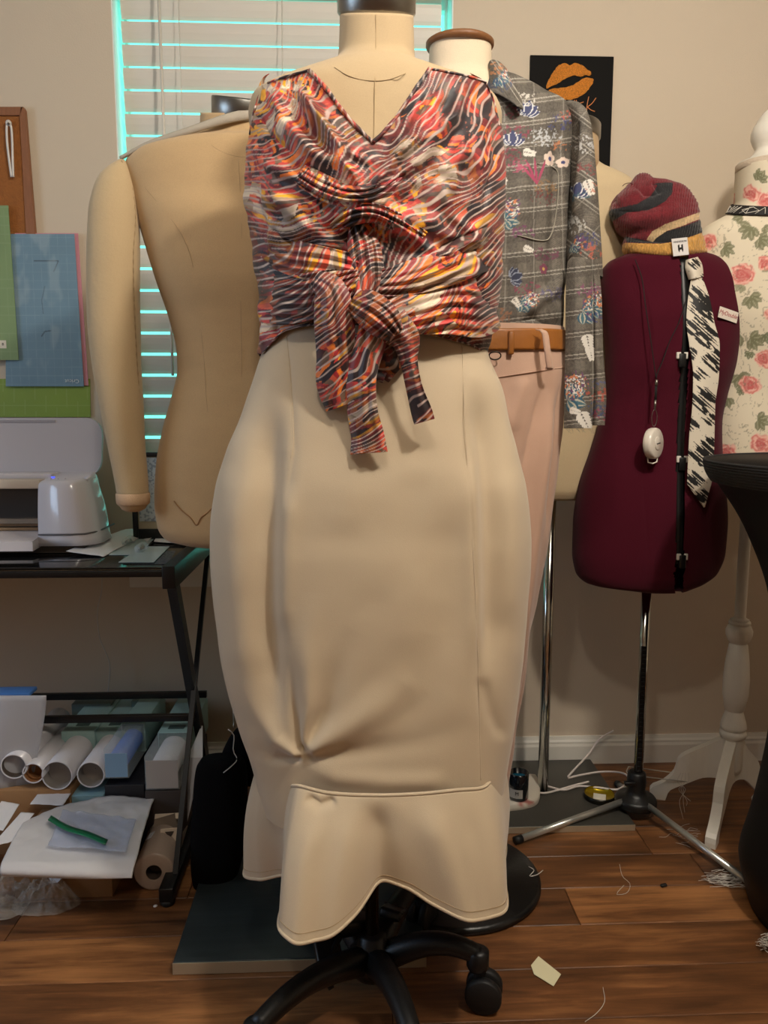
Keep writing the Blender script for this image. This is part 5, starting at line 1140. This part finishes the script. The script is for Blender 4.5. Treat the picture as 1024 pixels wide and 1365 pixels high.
bm_ = flatpaint([(8, 312), (99, 312), (112, 515), (8, 515)], YW-.016, 200, 360, bluep, 'cutting_mat', M_mat, .003, label='dusty blue gridded cutting mat with small white lettering, on the left wall', cat='cutting mat')
text_mesh('lettering', 'Cricut', .0155, V(96, 508, YW-.0185), Euler((PI/2, 0, 0)).to_matrix() @ Matrix.Rotation(PI, 3, 'Z'), mat('pale_ink', (214, 222, 226), .5), bm_)
g_ = flatpaint([(-60, 274), (11, 274), (25, 480), (-60, 480)], YW-.024, 90, 160, lambda u, v: mat_paint((128, 152, 104), (150, 172, 128), 2, 480, 12)(u, v), 'cutting_mat', M_mat, .003, label='sage green cutting mat overlapping the cork board and the blue mat', cat='cutting mat')
mb = MB(); q = V(4, 459, YW-.026); mb.box(q, (.018, .001, .022)); sk_ = mb.build('sticker', mat('sticker_cream', (220, 212, 196), .6), g_)
text_mesh('lettering', 'B', .010, q+[0, -.0008, 0], Euler((PI/2, 0, 0)).to_matrix(), Mi, sk_)
# ---------------------------------------------------------------- THINGS ON THE DESK
pf = thing('picture_frame', V(200, 702, 2.12), 'black framed picture standing on the desk behind the stuffed arm', 'picture frame')
Yp = 2.13; fz0 = zt; x0 = V(175, 660, Yp)[0]; x1 = x0+.20; z1 = V(200, 603, Yp)[2]
for a, b_ in (((x0, fz0), (x0+.014, z1)), ((x1-.014, fz0), (x1, z1)), ((x0+.014, fz0), (x1-.014, fz0+.03)), ((x0+.014, z1-.012), (x1-.014, z1))): MB().box2((a[0], Yp, a[1]), (b_[0], Yp+.018, b_[1]), bev=.002).build('frame_side', M_dk, pf)
mb = MB(); mb.box2((x0+.014, Yp+.008, fz0+.03), (x1-.014, Yp+.010, z1-.012)); mb.build('mount', mat('gold_mount', (190, 176, 150), .5), pf)
def sketch(u, v):
    c = np.ones(u.shape+(3,))*lin((196, 204, 210)); return put(c, (vnoise(u/2.2, v/1.8, 9) > .62)*.6, (90, 110, 140))
flatpaint([(186, 610), (240, 610), (240, 695), (186, 695)], Yp+.005, 90, 120, sketch, 'print', M_mat, .001, pf)
M_pap = mat('paper_white', (226, 224, 226), .7, bump=.1, bscale=40)
def sheet(pts, name, m, label, cat, parent=None, thick=.0006, lift=0.0, n=24, seed=1, wav=.002, **k):
    """pts: 4 corners as (px, py, z)"""
    Q = [G(a, b_, z_) for a, b_, z_ in pts]; s_ = np.linspace(0, 1, n)[None, :, None]; t = np.linspace(0, 1, n)[:, None, None]
    Pg = (Q[0]*(1-s_)+Q[1]*s_)*(1-t)+(Q[3]*(1-s_)+Q[2]*s_)*t
    Pg[..., 2] += wav*(fbm(s_[..., 0]*5+seed+0*t[..., 0], t[..., 0]*5+0*s_[..., 0], seed)-.3)+lift*(np.sin(PI*s_)*np.sin(PI*t))[..., 0]
    mb = MB(); mb.grid(Pg); return mb.build(name, m, parent, label=label, cat=cat, solid=thick, **k)
def scr(u, v): return put(np.ones(u.shape+(3,))*lin((216, 218, 228)), (vnoise(u/1.5, v/1.2, 12) > .72)*.35, (120, 128, 160))
sheet([(88, 735, zt+.014), (168, 705, zt+.012), (208, 706, zt+.004), (138, 742, zt+.003)], 'paper_sheet', M_pap, 'curled white paper sheet lying in front of the cutting machine', 'paper', lift=.006, wav=.003)
sheet([(186, 716, zt+.002), (206, 706, zt+.012), (214, 708, zt+.012), (196, 722, zt+.002)], 'paper_sheet', M_pap, 'small folded paper slip at the foot of the picture frame', 'paper')
sheet([(205, 722, zt+.003), (214, 708, zt+.003), (238, 712, zt+.003), (232, 724, zt+.003)], 'paper_sheet', M_pap, 'loose white paper at the back corner of the desk under the tan form', 'paper')
M_cl = mat('clear_plastic', (235, 245, 245), .08, alpha=.28, spec=.8); M_card = mat('backing_card', (200, 214, 214), .35, coat=.4)
for k, (pts, dm_, lab) in enumerate(([[(158, 750, zt+.002), (190, 729, zt+.002), (226, 729, zt+.002), (205, 750, zt+.002)], (189, 736), 'clear blister pack with a small blade, nearest the desk corner'], [[(145, 740, zt+.001), (172, 719, zt+.001), (205, 719, zt+.001), (186, 740, zt+.001)], (172, 727), 'clear blister pack with a small blade, partly under the white paper'])):
    q = G(dm_[0], dm_[1], zt); bp_ = thing('blister_pack', q, lab, 'packaging')
    Q = [G(*p) for p in pts]; MB().prism(Q, (0, 0, .0015)).build('backing_card', M_card, bp_)
    mb = MB(); G_ = []
    for t in np.linspace(0, 1, 14):
        a = t*PI; G_.append([q+[-.010+x_, -.022+.044*t if 0 else y_, .002+.022*math.sin(a)**.7] for x_, y_ in ((0, -.02+.04*t), (.014, -.02+.04*t))])
    mb.tube([q+[0, -.024, .012], q+[0, .022, .012]], .012, 16, flat=1.0); mb.build('blister', M_cl, bp_)
    mb = MB(); mb.tube([q+[0, -.018, .012], q+[0, .010, .012]], [.005, .0065], 12); mb.build('blade_cap', M_steel, bp_)
mb = MB(); mb.tube(spline([V(136, 766, 2.22), V(135, 790, 2.22), V(130, 815, 2.22), V(133, 850, 2.22), V(146, 885, 2.22), V(144, 925, 2.22), V(143, 975, 2.22)], 50), .0016, 6); mb.build('hanging_cable', mat('white_cord', (206, 200, 192), .5), label='thin white cord hanging down the wall under the desk', cat='cable')

# ================================================================ UNDER THE DESK
Yr = 1.83; M_rl = mat('roll_white', (214, 212, 218), .35, coat=.3); M_core = mat('cardboard_core', (140, 92, 52), .8); M_in = mat('roll_inner', (150, 144, 140), .6); M_teal = mat('teal_card', (150, 182, 180), .55); M_blu = mat('blue_vinyl', (70, 120, 214), .3, coat=.4); M_kraft = mat('kraft_board', (150, 112, 74), .8, bump=.2, bscale=80, var=.05, vscale=20)
def pxm(Y, py): return (Y*math.cos(PITCH)+.88*math.sin(PITCH))/F
def vroll(px, py, rpx, L, lab, outer, inner, core=None, box=None, grp=None, Y=Yr, dx=0.0):
    c_ = V(px, py, Y); r_ = rpx*pxm(Y, py); ax = np.array([dx, 1, 0]); t = thing('vinyl_roll', (c_[0], c_[1]+L/2, c_[2]-r_), lab, 'roll', grp)
    mb = MB(); mb.lathe([(r_-.003, .004), (r_-.003, 0), (r_, 0), (r_, L), (r_-.003, L), (r_-.003, L-.004)], c_, ax, n=36, caps=False); mb.build('vinyl', outer, t)
    mb = MB(); mb.lathe([(r_-.003, .001), (r_-.003, L-.001)], c_, ax, n=36, caps=False); mb.lathe([(r_-.003, .035), (.001, .035)], c_, ax, n=36, caps=False); mb.build('inner_layer', inner, t)
    if core: mb = MB(); mb.lathe([(r_*.62, .012), (r_*.8, .012), (r_*.8, .03), (r_*.62, .03)], c_+[0, 0, -.002], ax, n=30, caps=False); mb.build('core', core, t)
    if box is not None:
        k = box; w_ = r_*1.16; b0 = c_+ax*(L*k)
        mb = MB(); mb.box(b0+ax*(L*(1-k)+.05)/2+[0, 0, .004], (2*w_, L*(1-k)+.05, 2*w_*1.03), rot=(0, 0, -dx), bev=.002); cb_ = mb.build('card_sleeve', M_teal, t)
        mb = MB(); mb.box(b0+[0, .05, w_*1.03+.0045], (w_*.8, .03, .001)); mb.build('printed_panel', mat('dark_print', (60, 84, 84), .6), cb_)
    return t
vroll(18, 1022, 17, .30, 'white vinyl roll beside the hanging plastic sleeves', M_rl, M_slot)
vroll(44, 1031, 14, .22, 'small white roll with a brown cardboard core', M_rl, M_core, M_core)
vroll(76, 1034, 20, .36, 'widest white vinyl roll, open end facing out, under the desk', M_rl, M_in, None, .42)
vroll(121, 1033, 18, .36, 'white vinyl roll between the widest roll and the blue one', M_rl, M_in, None, .45)
# blue roll in a clear box
def boxed(px, py, w, h, lab, m, fr, Y, L, topc=M_teal, face=True):
    a = V(px-w/2, py+h/2, Y); b_ = V(px+w/2, py-h/2, Y); t = thing('boxed_roll', ((a[0]+b_[0])/2, Y+L/2, a[2]), lab, 'roll')
    MB().box2((a[0], Y, a[2]), (b_[0], Y+L*fr, b_[2]), bev=.0015).build('clear_box', M_cl, t)
    rr = (b_[0]-a[0])/2*.84; c_ = np.array([(a[0]+b_[0])/2, Y+.012, (a[2]+b_[2])/2]); mb = MB(); mb.lathe([(rr, 0), (rr, L-.04)], c_, (0, 1, 0), n=32); mb.build('vinyl', m, t)
    cs = MB().box2((a[0]-.001, Y+L*fr, a[2]-.001), (b_[0]+.001, Y+L, b_[2]+.001), bev=.002).build('card_sleeve', topc, t)
    MB().box2((c_[0]-rr*.6, Y+L*fr+.02, b_[2]+.0012), (c_[0]+rr*.6, Y+L*fr+.045, b_[2]+.002)).build('printed_panel', mat('dark_print'), cs)
    if face: MB().box2((a[0]+.003, Y-.001, a[2]+.004), (b_[0]-.003, Y+.001, b_[2]-.012)).build('end_card', face, t)
    return t
boxed(155, 1018, 31, 40, 'bright blue vinyl roll in a clear box under the desk', M_blu, .40, Yr, .38, M_teal, mat('blue_card', (130, 164, 196), .5))
boxed(216, 1030, 44, 46, 'large boxed white roll beside the right desk leg', M_rl, .36, Yr-.02, .38, M_teal, mat('grey_card', (170, 164, 160), .5))
def bpx(x0, y0, x1, y1, Y, dep, name, m, lab, cat='box', z0=None):
    a = V(x0, y1, Y); b_ = V(x1, y0, Y); mb = MB(); mb.box2((a[0], Y, a[2] if z0 is None else z0), (b_[0], Y+dep, b_[2]), bev=.0015); return mb.build(name, m, label=lab, cat=cat)
bpx(140, 1046, 192, 1066, Yr+.004, .36, 'black_box', mat('black_card', (22, 23, 30), .5), 'flat black box under the blue roll', z0=.0)
bpx(96, 1060, 138, 1076, Yr-.002, .30, 'teal_box', mat('teal_box', (120, 156, 168), .5), 'low pale blue box under the middle white roll', z0=.0)
bpx(-20, 1052, 94, 1072, Yr+.002, .36, 'kraft_box', M_kraft, 'brown cardboard box under the leftmost rolls', z0=.0)
bpx(194, 1054, 242, 1075, Yr-.018, .34, 'card_box', mat('dark_card', (60, 52, 48), .7), 'dark box under the large boxed roll', z0=.0)
bpx(96, 938, 148, 956, 2.16, .06, 'card_box', mat('grey_teal_card', (104, 118, 112), .6), 'grey box standing against the wall, left of the two behind the shelf rails', z0=.2)
bpx(176, 934, 208, 960, 2.16, .06, 'card_box', mat('pale_teal_card', (126, 150, 150), .6), 'pale box with dark lid against the wall, right of the two behind the shelf rails', z0=.2)
# card leaning by the leg
M_wc = mat('white_card', (214, 214, 220), .5)
mb = MB(); mb.prism([V(247, 1098, 1.86), V(268, 1010, 1.9), V(268, 968, 2.0), V(250, 1010, 1.9)], (.004, .002, 0)); mb.build('leaning_card', M_wc, label='white and teal card leaning against the inside of the desk leg', cat='card')
# hanging plastic sleeves
sl = thing('plastic_sleeves', V(20, 1050, 1.93), 'bundle of clear plastic sleeves with a blue edge hanging at the left under the desk', 'sleeves')
M_slv_ = mat('milky_plastic', (206, 206, 212), .25, alpha=.42, spec=.7)
for k in range(9):
    x0 = -30+k*3; G_ = []
    for t in np.linspace(0, 1, 16):
        y_ = 927+125*t; off = -14*t*t*(.4+k*.12); G_.append([V(x0+(74-k*1.0)*s_+off+2*math.sin(5*t+k), y_, 1.945-.012*k-.02*t*math.sin(k+s_*3)) for s_ in np.linspace(0, 1, 10)])
    mb = MB(); mb.grid(np.array(G_)); mb.build('sleeve', M_slv_, sl, solid=.0005)
mb = MB(); mb.box2(V(-30, 930, 1.90), V(39, 924, 1.90)+[0, .05, 0], bev=.002); mb.build('blue_edge', mat('blue_edge', (70, 120, 190), .4), sl)
# cardboard box with white bag
cb0, cb1 = G(50, 1198, 0), G(148, 1200, 0)
mb = MB(); mb.box2((cb0[0]-.05, cb0[1], 0), (cb1[0], cb0[1]+.17, .125), bev=.001); mb.build('cardboard_box', M_kraft, label='plain cardboard box on the floor under the white plastic bag', cat='box')
M_bag = mat('white_poly', (214, 212, 214), .32, bump=.15, bscale=24, alpha=.92)
bag = thing('plastic_bag', G(100, 1140, .13), 'large milky white plastic bag draped over the cardboard box', 'bag')
Q = [(38, 1092), (92, 1073), (150, 1062), (206, 1064)]; Fq = [(2, 1150), (60, 1152), (120, 1150), (184, 1138)]; G_ = []; s_ = np.linspace(0, 1, 70)
bt_ = spline([G(a, b_, .15) for a, b_ in Q], 70); ft_ = spline([G(a, b_, .15) for a, b_ in Fq], 70); fd = spline([G(a, b_, .13) for a, b_ in [(4, 1164), (60, 1166), (120, 1168), (176, 1167)]], 70)
for t in np.linspace(0, 1, 40): G_.append(bt_*(1-t)+ft_*t+np.stack([0*s_, 0*s_, .010*np.sin(PI*t)+.012*(fbm(s_*7, np.full(70, t*5), 31)-.5)*(1-t*.5)], 1))
for t in np.linspace(.1, 1, 10): G_.append(ft_*(1-t)+fd*t+np.stack([0*s_, -.010*math.sin(PI*t)+0*s_, 0*s_-.006*t], 1))
mb = MB(); mb.grid(np.array(G_)); mb.build('bag_film', M_bag, bag, solid=.002)
zb_ = thing('zip_bag', G(120, 1110, .165), 'clear zip bag with a green closure strip lying on the white plastic bag', 'bag')
q_ = [(64, 1128), (84, 1080), (182, 1092), (168, 1136)]; Q3 = [G(a, b_, .166) for a, b_ in q_]
sg = np.linspace(0, 1, 24)[None, :, None]; tg_ = np.linspace(0, 1, 24)[:, None, None]; Pg = (Q3[1]*(1-sg)+Q3[2]*sg)*(1-tg_)+(Q3[0]*(1-sg)+Q3[3]*sg)*tg_; Pg[..., 2] += .010*(fbm(sg[..., 0]*8+0*tg_[..., 0], tg_[..., 0]*8+0*sg[..., 0], 17)-.4)
mb = MB(); mb.grid(Pg); mb.build('film', mat('crinkly_clear', (200, 210, 235), .1, alpha=.35, spec=1.0, bump=.6, bscale=60), zb_, solid=.0006)
sp_ = spline([G(66, 1090, .176), G(90, 1104, .178), G(116, 1112, .178), G(142, 1123, .176)], 20); mb = MB(); mb.grid(np.array([[p+[0, .010, 0], p, p+[0, -.010, 0]] for p in sp_])); mb.build('closure_strip', mat('green_strip', (20, 104, 70), .35), zb_, solid=.0012)
sheet([(2, 1068, .15), (26, 1072, .15), (4, 1108, .145), (-20, 1100, .145)], 'paper_sheet', M_pap, 'white paper at the left edge, behind the other paper beside the plastic bag', 'paper')
sheet([(28, 1083, .152), (46, 1084, .152), (16, 1122, .148), (-14, 1130, .148)], 'paper_sheet', M_pap, 'white pointed paper at the left edge touching the plastic bag', 'paper')
sheet([(52, 1056, .158), (97, 1054, .158), (84, 1074, .156), (40, 1072, .156)], 'slotted_card', M_wc, 'white slotted card lying in front of the widest roll', 'card')
sheet([(58, 1160, .06), (92, 1160, .06), (78, 1176, .06), (70, 1178, .05)], 'paper_corner', M_pap, 'pointed paper corner hanging below the white plastic bag', 'paper')
# crumpled clear film on the floor
cf = thing('clear_film', G(45, 1215, 0), 'crumpled clear plastic film on the floor at the lower left', 'plastic film')
for sd, (cx_, cy_, rx, ry, hh) in enumerate(((22, 1190, .075, .05, .06), (62, 1205, .075, .045, .055), (5, 1215, .05, .03, .03))):
    c_ = G(cx_, cy_, 0); n_ = 60; th = np.linspace(0, 2*PI, n_+1)[:-1]; G_ = []
    for t in np.linspace(.04, 1, 26): 
        rr = t*(1+.35*(fbm(np.cos(th)*2+5+t, np.sin(th)*2+5, 41+sd)-.5)); zz_ = hh*(1-t**2)*(.4+1.2*fbm(np.cos(th)*t*5+7, np.sin(th)*t*5+7, 43+sd, 3))+.002
        G_.append(np.stack([c_[0]+rx*rr*np.cos(th), c_[1]+ry*rr*np.sin(th), zz_], 1))
    mb = MB(); mb.grid(np.array(G_), True, smooth=False); mb.build('film_fold', mat('film_clear', (225, 222, 215), .06, alpha=.26, spec=1.0, bump=.9, bscale=120), cf)
# frosted roll on the floor
r_ = .046; a = G(205, 1163, r_); b_ = G(224, 1108, r_); ax = (b_-a)/np.linalg.norm(b_-a); Lr = .30
fr_ = thing('frosted_roll', a, 'brownish frosted plastic roll lying on the floor beside the desk foot', 'roll')
M_fro = mat('frosted_film', (176, 156, 142), .4, coat=.2)
mb = MB(); mb.lathe([(.018, .0), (.040, -.001), (r_-.001, .002), (r_, .004), (r_, Lr), (.018, Lr)], a, ax, n=44, caps=False); mb.build('film', M_fro, fr_)
mb = MB(); mb.lathe([(.018, .002), (.018, Lr-.002)], a, ax, n=30, caps=False); mb.lathe([(.0175, .03), (.001, .03)], a, ax, n=30, caps=False); mb.build('core', mat('dark_core', (70, 56, 48), .7), fr_)
mb = MB(); up_ = np.array([0, 0, 1.]); sd_ = np.cross(ax, up_); mb.box(a+ax*.09+(-sd_*-.6+up_*.8)*0+up_*(r_*.86)+np.cross(ax, up_)*-.024, (.014, .03, .0015), rot=(0, -.5, -.12)); mb.build('sticker', M_wc, fr_)
# hang-tab box
hb = thing('hang_tab_box', G(225, 1085, .12), 'small white carton with a triangular hanging hole, on top of the frosted roll', 'box')
Yh = 1.79
MB().prism([V(209, 1064, Yh+.06), V(244, 1062, Yh+.06), V(241, 1090, Yh+.01), V(206, 1092, Yh+.01)], (0, .0, -.003)).build('flap', mat('cream_card', (226, 208, 186), .6), hb)
MB().prism([V(206, 1092, Yh+.01), V(232, 1086, Yh+.01), V(238, 1104, Yh), V(204, 1106, Yh)], (0, .02, -.004)).build('window_panel', mat('taupe_card', (130, 116, 102), .5), hb)
tb_ = MB().prism([V(214, 1106, Yh-.03), V(238, 1104, Yh-.03), V(237, 1121, Yh-.04), V(215, 1122, Yh-.04)], (0, .002, .001)).build('hang_tab', mat('cream_card'), hb)
MB().prism([V(220, 1109, Yh-.0345), V(232, 1108, Yh-.0345), V(227, 1117, Yh-.0385)], (0, -.001, .0)).build('hang_hole', M_slot, tb_)
mb = MB(); mb.lathe([(.0045, 0), (.0045, .0012), (.001, .0014)], G(207, 1208, 0), n=16); mb.build('white_dot', M_wc, label='tiny round white sticker on the floor beside the desk foot', cat='sticker')
# black stuffed arm on the plate
ba = thing('stuffed_arm', G(292, 1190, .03), 'black velvety stuffed arm standing on the steel plate beside the desk', 'stuffed arm')
M_vel = mat('black_velvet', (9, 9, 11), .95, bump=.5, bscale=400, spec=.1)
Lf = [(1012, 268, 322), (1022, 262, 328), (1045, 259, 330), (1080, 257, 330), (1120, 255, 328), (1150, 255, 322), (1172, 257, 314), (1188, 263, 306), (1197, 272, 294), (1201, 279, 286)]
Pv = leg_grid([(a, b_, c_, .055) for a, b_, c_ in Lf], 1.69, 50, 40)
ww = np.linspace(0, 1, 50); 
for i in range(50): Pv[i, :, 1] = 1.69+(Pv[i, :, 1]-1.69)*min(1, math.sqrt(max(.02, 1-((i/49-.45)/.56)**2))); Pv[i, :, 1] -= 0
mb = MB(); mb.grid(Pv, True, caps=True); mb.build('arm', M_vel, ba)
Pv = leg_grid([(968, 322, 334, .02), (975, 312, 342, .03), (990, 302, 346, .04), (1010, 294, 350, .045), (1030, 290, 352, .045), (1042, 300, 345, .03)], 1.76, 24, 30); mb = MB(); mb.grid(Pv, True, caps=True); mb.build('shoulder_cap', M_vel, ba)
mb = MB(); mb.tube(spline([V(311, 900, 1.8), V(311, 940, 1.8), V(312, 970, 1.76)], 12), .002, 6); mb.build('hook', M_steel, ba)
M_th = mat('white_lint', (206, 200, 192), .9)
def lint(name, strands, lab, r=.0006, parent=None):
    mb = MB()
    for st in strands: mb.tube(spline(st, 18), r, 5)
    if parent is not None: return mb.build(name, M_th, parent)
    return mb.build(name, M_th, label=lab, cat='thread', kind='stuff' if len(strands) > 4 else None)
lint('lint_thread', [[V(304, 972, 1.70), V(312, 980, 1.70), V(311, 1000, 1.70), V(316, 1012, 1.69), V(308, 1022, 1.62), V(298, 1030, 1.62)]], None, .0012, ba)
mb = MB(); mb.box2(V(327, 1085, 1.93)+[0, 0, -.04], V(352, 1066, 1.93)+[0, .04, 0], bev=.001); mb.build('cardboard_piece', mat('red_card', (110, 56, 34), .8), label='reddish brown carton glimpsed between the black arm and the skirt', cat='box')

# ================================================================ THINGS ON THE RIGHT FLOOR
zp = .018
ps = thing('power_strip', G(690, 1062, zp), 'white stained power adapter on the grey plate under the candle', 'power strip')
a = [G(x_, y_, zp) for x_, y_ in [(648, 1052), (656, 1044), (706, 1040), (716, 1044), (719, 1066), (710, 1076), (684, 1081), (652, 1081)]]
mb = MB(); pl = spline([(p[0], p[1]) for p in a], 50, True); G_ = []
cpl = pl.mean(0)
for k, z_ in ((1, zp), (1.02, zp+.004), (1.02, zp+.016), (.97, zp+.021), (.6, zp+.022), (.05, zp+.022)): G_.append(np.column_stack([cpl+(pl-cpl)*k, np.full(50, z_)]))
def psp(u, v): return put(np.ones(u.shape+(3,))*lin((206, 198, 184)), sstep(.45, .6, fbm(u/7, v/5, 4))*(np.hypot(u-703, (v-1073)*1.5) < 11), (176, 96, 84))
G_ = np.array(G_); u, v = proj(G_); mb.grid(G_, True, col=psp(u, v)); mb.build('housing', mat('stained_plastic', attr=True, rough=.4), ps, colors=True)
cnd = G(691, 1063, zp+.022); can = thing('candle', cnd, 'dark glass jar candle with blue wax on the grey base plate', 'candle')
rj = .0275; M_jar = mat('dark_jar', (14, 18, 24), .12, coat=.5)
mb = MB(); mb.lathe([(rj-.003, 0), (rj, .003), (rj, .072), (rj-.001, .075), (rj-.0035, .075), (rj-.004, .060)], cnd, n=40); mb.build('jar', M_jar, can)
mb = MB(); mb.lathe([(rj-.0035, .052), (rj-.004, .060), (.001, .0605)], cnd, n=40); mb.build('wax', mat('blue_wax', (30, 120, 156), .3), can)
th = np.linspace(R(200), R(282), 20); lb = np.array([[cnd+[(rj+.0004)*math.cos(t), (rj+.0004)*math.sin(t), z_] for t in th] for z_ in (.010, .035)]); mb = MB(); mb.grid(lb); lb_ = mb.build('label', mat('paper_grey', (170, 166, 158), .6), can)
text_mesh('lettering', 'M', .014, cnd+np.array([-.010, -rj*.97, .024]), Euler((PI/2, 0, R(-20))).to_matrix(), Mi, lb_)
M_cab = mat('white_cable', (222, 212, 206), .4)
mb = MB(); mb.tube(spline([G(716, 1056, zp+.01), G(728, 1057, zp+.004), G(748, 1052, zp+.006), G(765, 1047, zp+.01), G(785, 1042, zp+.012)], 40), .0030, 8); mb.build('white_cable', M_cab, label='short white cable running right from the power adapter', cat='cable')
mb = MB(); mb.tube(spline([G(729, 1048, zp+.006), G(752, 1053, zp+.006), G(772, 1048, zp+.010), G(800, 1050, zp+.012), G(825, 1052, zp+.016), G(838, 1038, zp+.02), G(828, 1030, zp+.02), G(800, 1029, zp+.016), G(770, 1034, zp+.012), G(757, 1037, zp+.01), G(762, 1030, zp+.02), V(785, 1005, 2.22), V(800, 985, 2.24), V(818, 974, 2.255)], 90), .0030, 8); mb.build('white_cable', M_cab, label='long looped white cable rising to the wall behind the chrome tripod', cat='cable')
tl = G(799, 1063, 0.0); tin = thing('tin_lid', tl, 'shallow black and gold tin with a white label, beside the tripod hub', 'tin'); zl = .018
tl = G(799, 1064, zl)
mb = MB(); mb.lathe([(.040, 0), (.043, .002), (.043, .016), (.0415, .016), (.0405, .004), (.001, .0035)], tl, n=44); mb.build('rim', mat('tin_black', (26, 24, 16), .3, metal=.5), tin)
mb = MB(); mb.lathe([(.0412, .0155), (.0402, .0045), (.001, .004)], tl, n=44, caps=False); mb.build('inside', mat('tin_gold', (170, 146, 30), .3, metal=.8), tin)
mb = MB(); mb.box(tl+[0, -.002, .0052], (.034, .034, .001), rot=(0, 0, -.35)); tlb = mb.build('label', mat('label_cream', (224, 218, 200), .6), tin)
# paper scrap
sc = [G(x_, y_, .002) for x_, y_ in [(708, 1287), (718, 1275), (748, 1299), (738, 1315), (712, 1299)]]
mb = MB(); mb.prism(sc, (0, 0, .0008)); mb.build('paper_scrap', mat('cream_paper', (222, 216, 180), .7), label='small cream paper scrap lying alone on the wood floor', cat='paper')
rg = random.Random(3)
def fl(x_, y_, z_=.002): return G(x_, y_, z_)
def tangle(cx_, cy_, w_, h_, n, name, lab, zmax=.006, r=.0005):
    S = []
    for k in range(n):
        x_, y_ = cx_+rg.gauss(0, w_*.35), cy_+rg.gauss(0, h_*.35); a = rg.uniform(-.5, .5); S.append([fl(x_+w_*.25*q*math.cos(a)+rg.uniform(-2, 2), y_+h_*.3*q*math.sin(a)+rg.uniform(-2, 2), rg.uniform(.001, zmax)) for q in range(4)])
    lint(name, S, lab, r)
tangle(955, 1172, 42, 14, 46, 'thread_clump', 'clump of pale thread clippings on the floor in front of the chrome tripod leg', .012, .0007)
tangle(905, 1112, 30, 14, 16, 'thread_clump', 'loose curls of white thread on the floor under the chrome tripod leg', .008)
tangle(1018, 1253, 16, 16, 30, 'thread_clump', 'ball of thread at the foot of the black covered table', .03, .0008)
lint('loose_thread', [[fl(826, 1152), fl(830, 1168), fl(840, 1178), fl(836, 1190), fl(822, 1192), fl(832, 1180)]], 'thin white thread curled on the open wood floor')
lint('loose_thread', [[fl(804, 1316), fl(806, 1335), fl(796, 1350), fl(780, 1362)]], 'thin thread near the bottom edge of the floor')
lint('loose_thread', [[G(705, 1155, .022), G(712, 1160, .024), G(706, 1168, .022), G(716, 1166, .024), G(724, 1160, .022)]], 'curled thread on the round black base', .001)
lint('hanging_thread', [[V(908+k*3, 1030, 1.9), V(903+k*5, 1042, 1.895), V(914-k*3, 1052, 1.9), V(906+k*5, 1068, 1.9), V(911+k*2, 1092-k*9, 1.9)] for k in range(4)], 'strands of white thread hanging from the bent wire hanger')
mb = MB(); mb.box(G(885, 1180, .004), (.016, .008, .006), rot=(0, 0, .3), bev=.002); mb.build('black_clip', M_rubber, label='tiny black bit of plastic on the wood floor below the tripod', cat='debris')
GR = {'dress_form': 'dress forms standing in the room', 'cutting_mat': 'cutting mats on the left wall', 'vinyl_roll': 'vinyl rolls under the desk', 'boxed_roll': 'vinyl rolls under the desk', 'blister_pack': 'blister packs on the desk', 'thread_clump': 'thread clippings on the floor'}
for o in list(bpy.data.objects):
    if o.parent is None and o.name.split('.')[0] in GR: o['group'] = GR[o.name.split('.')[0]]
for o in list(bpy.data.objects):
    if '_w' in o.keys(): del o['_w']
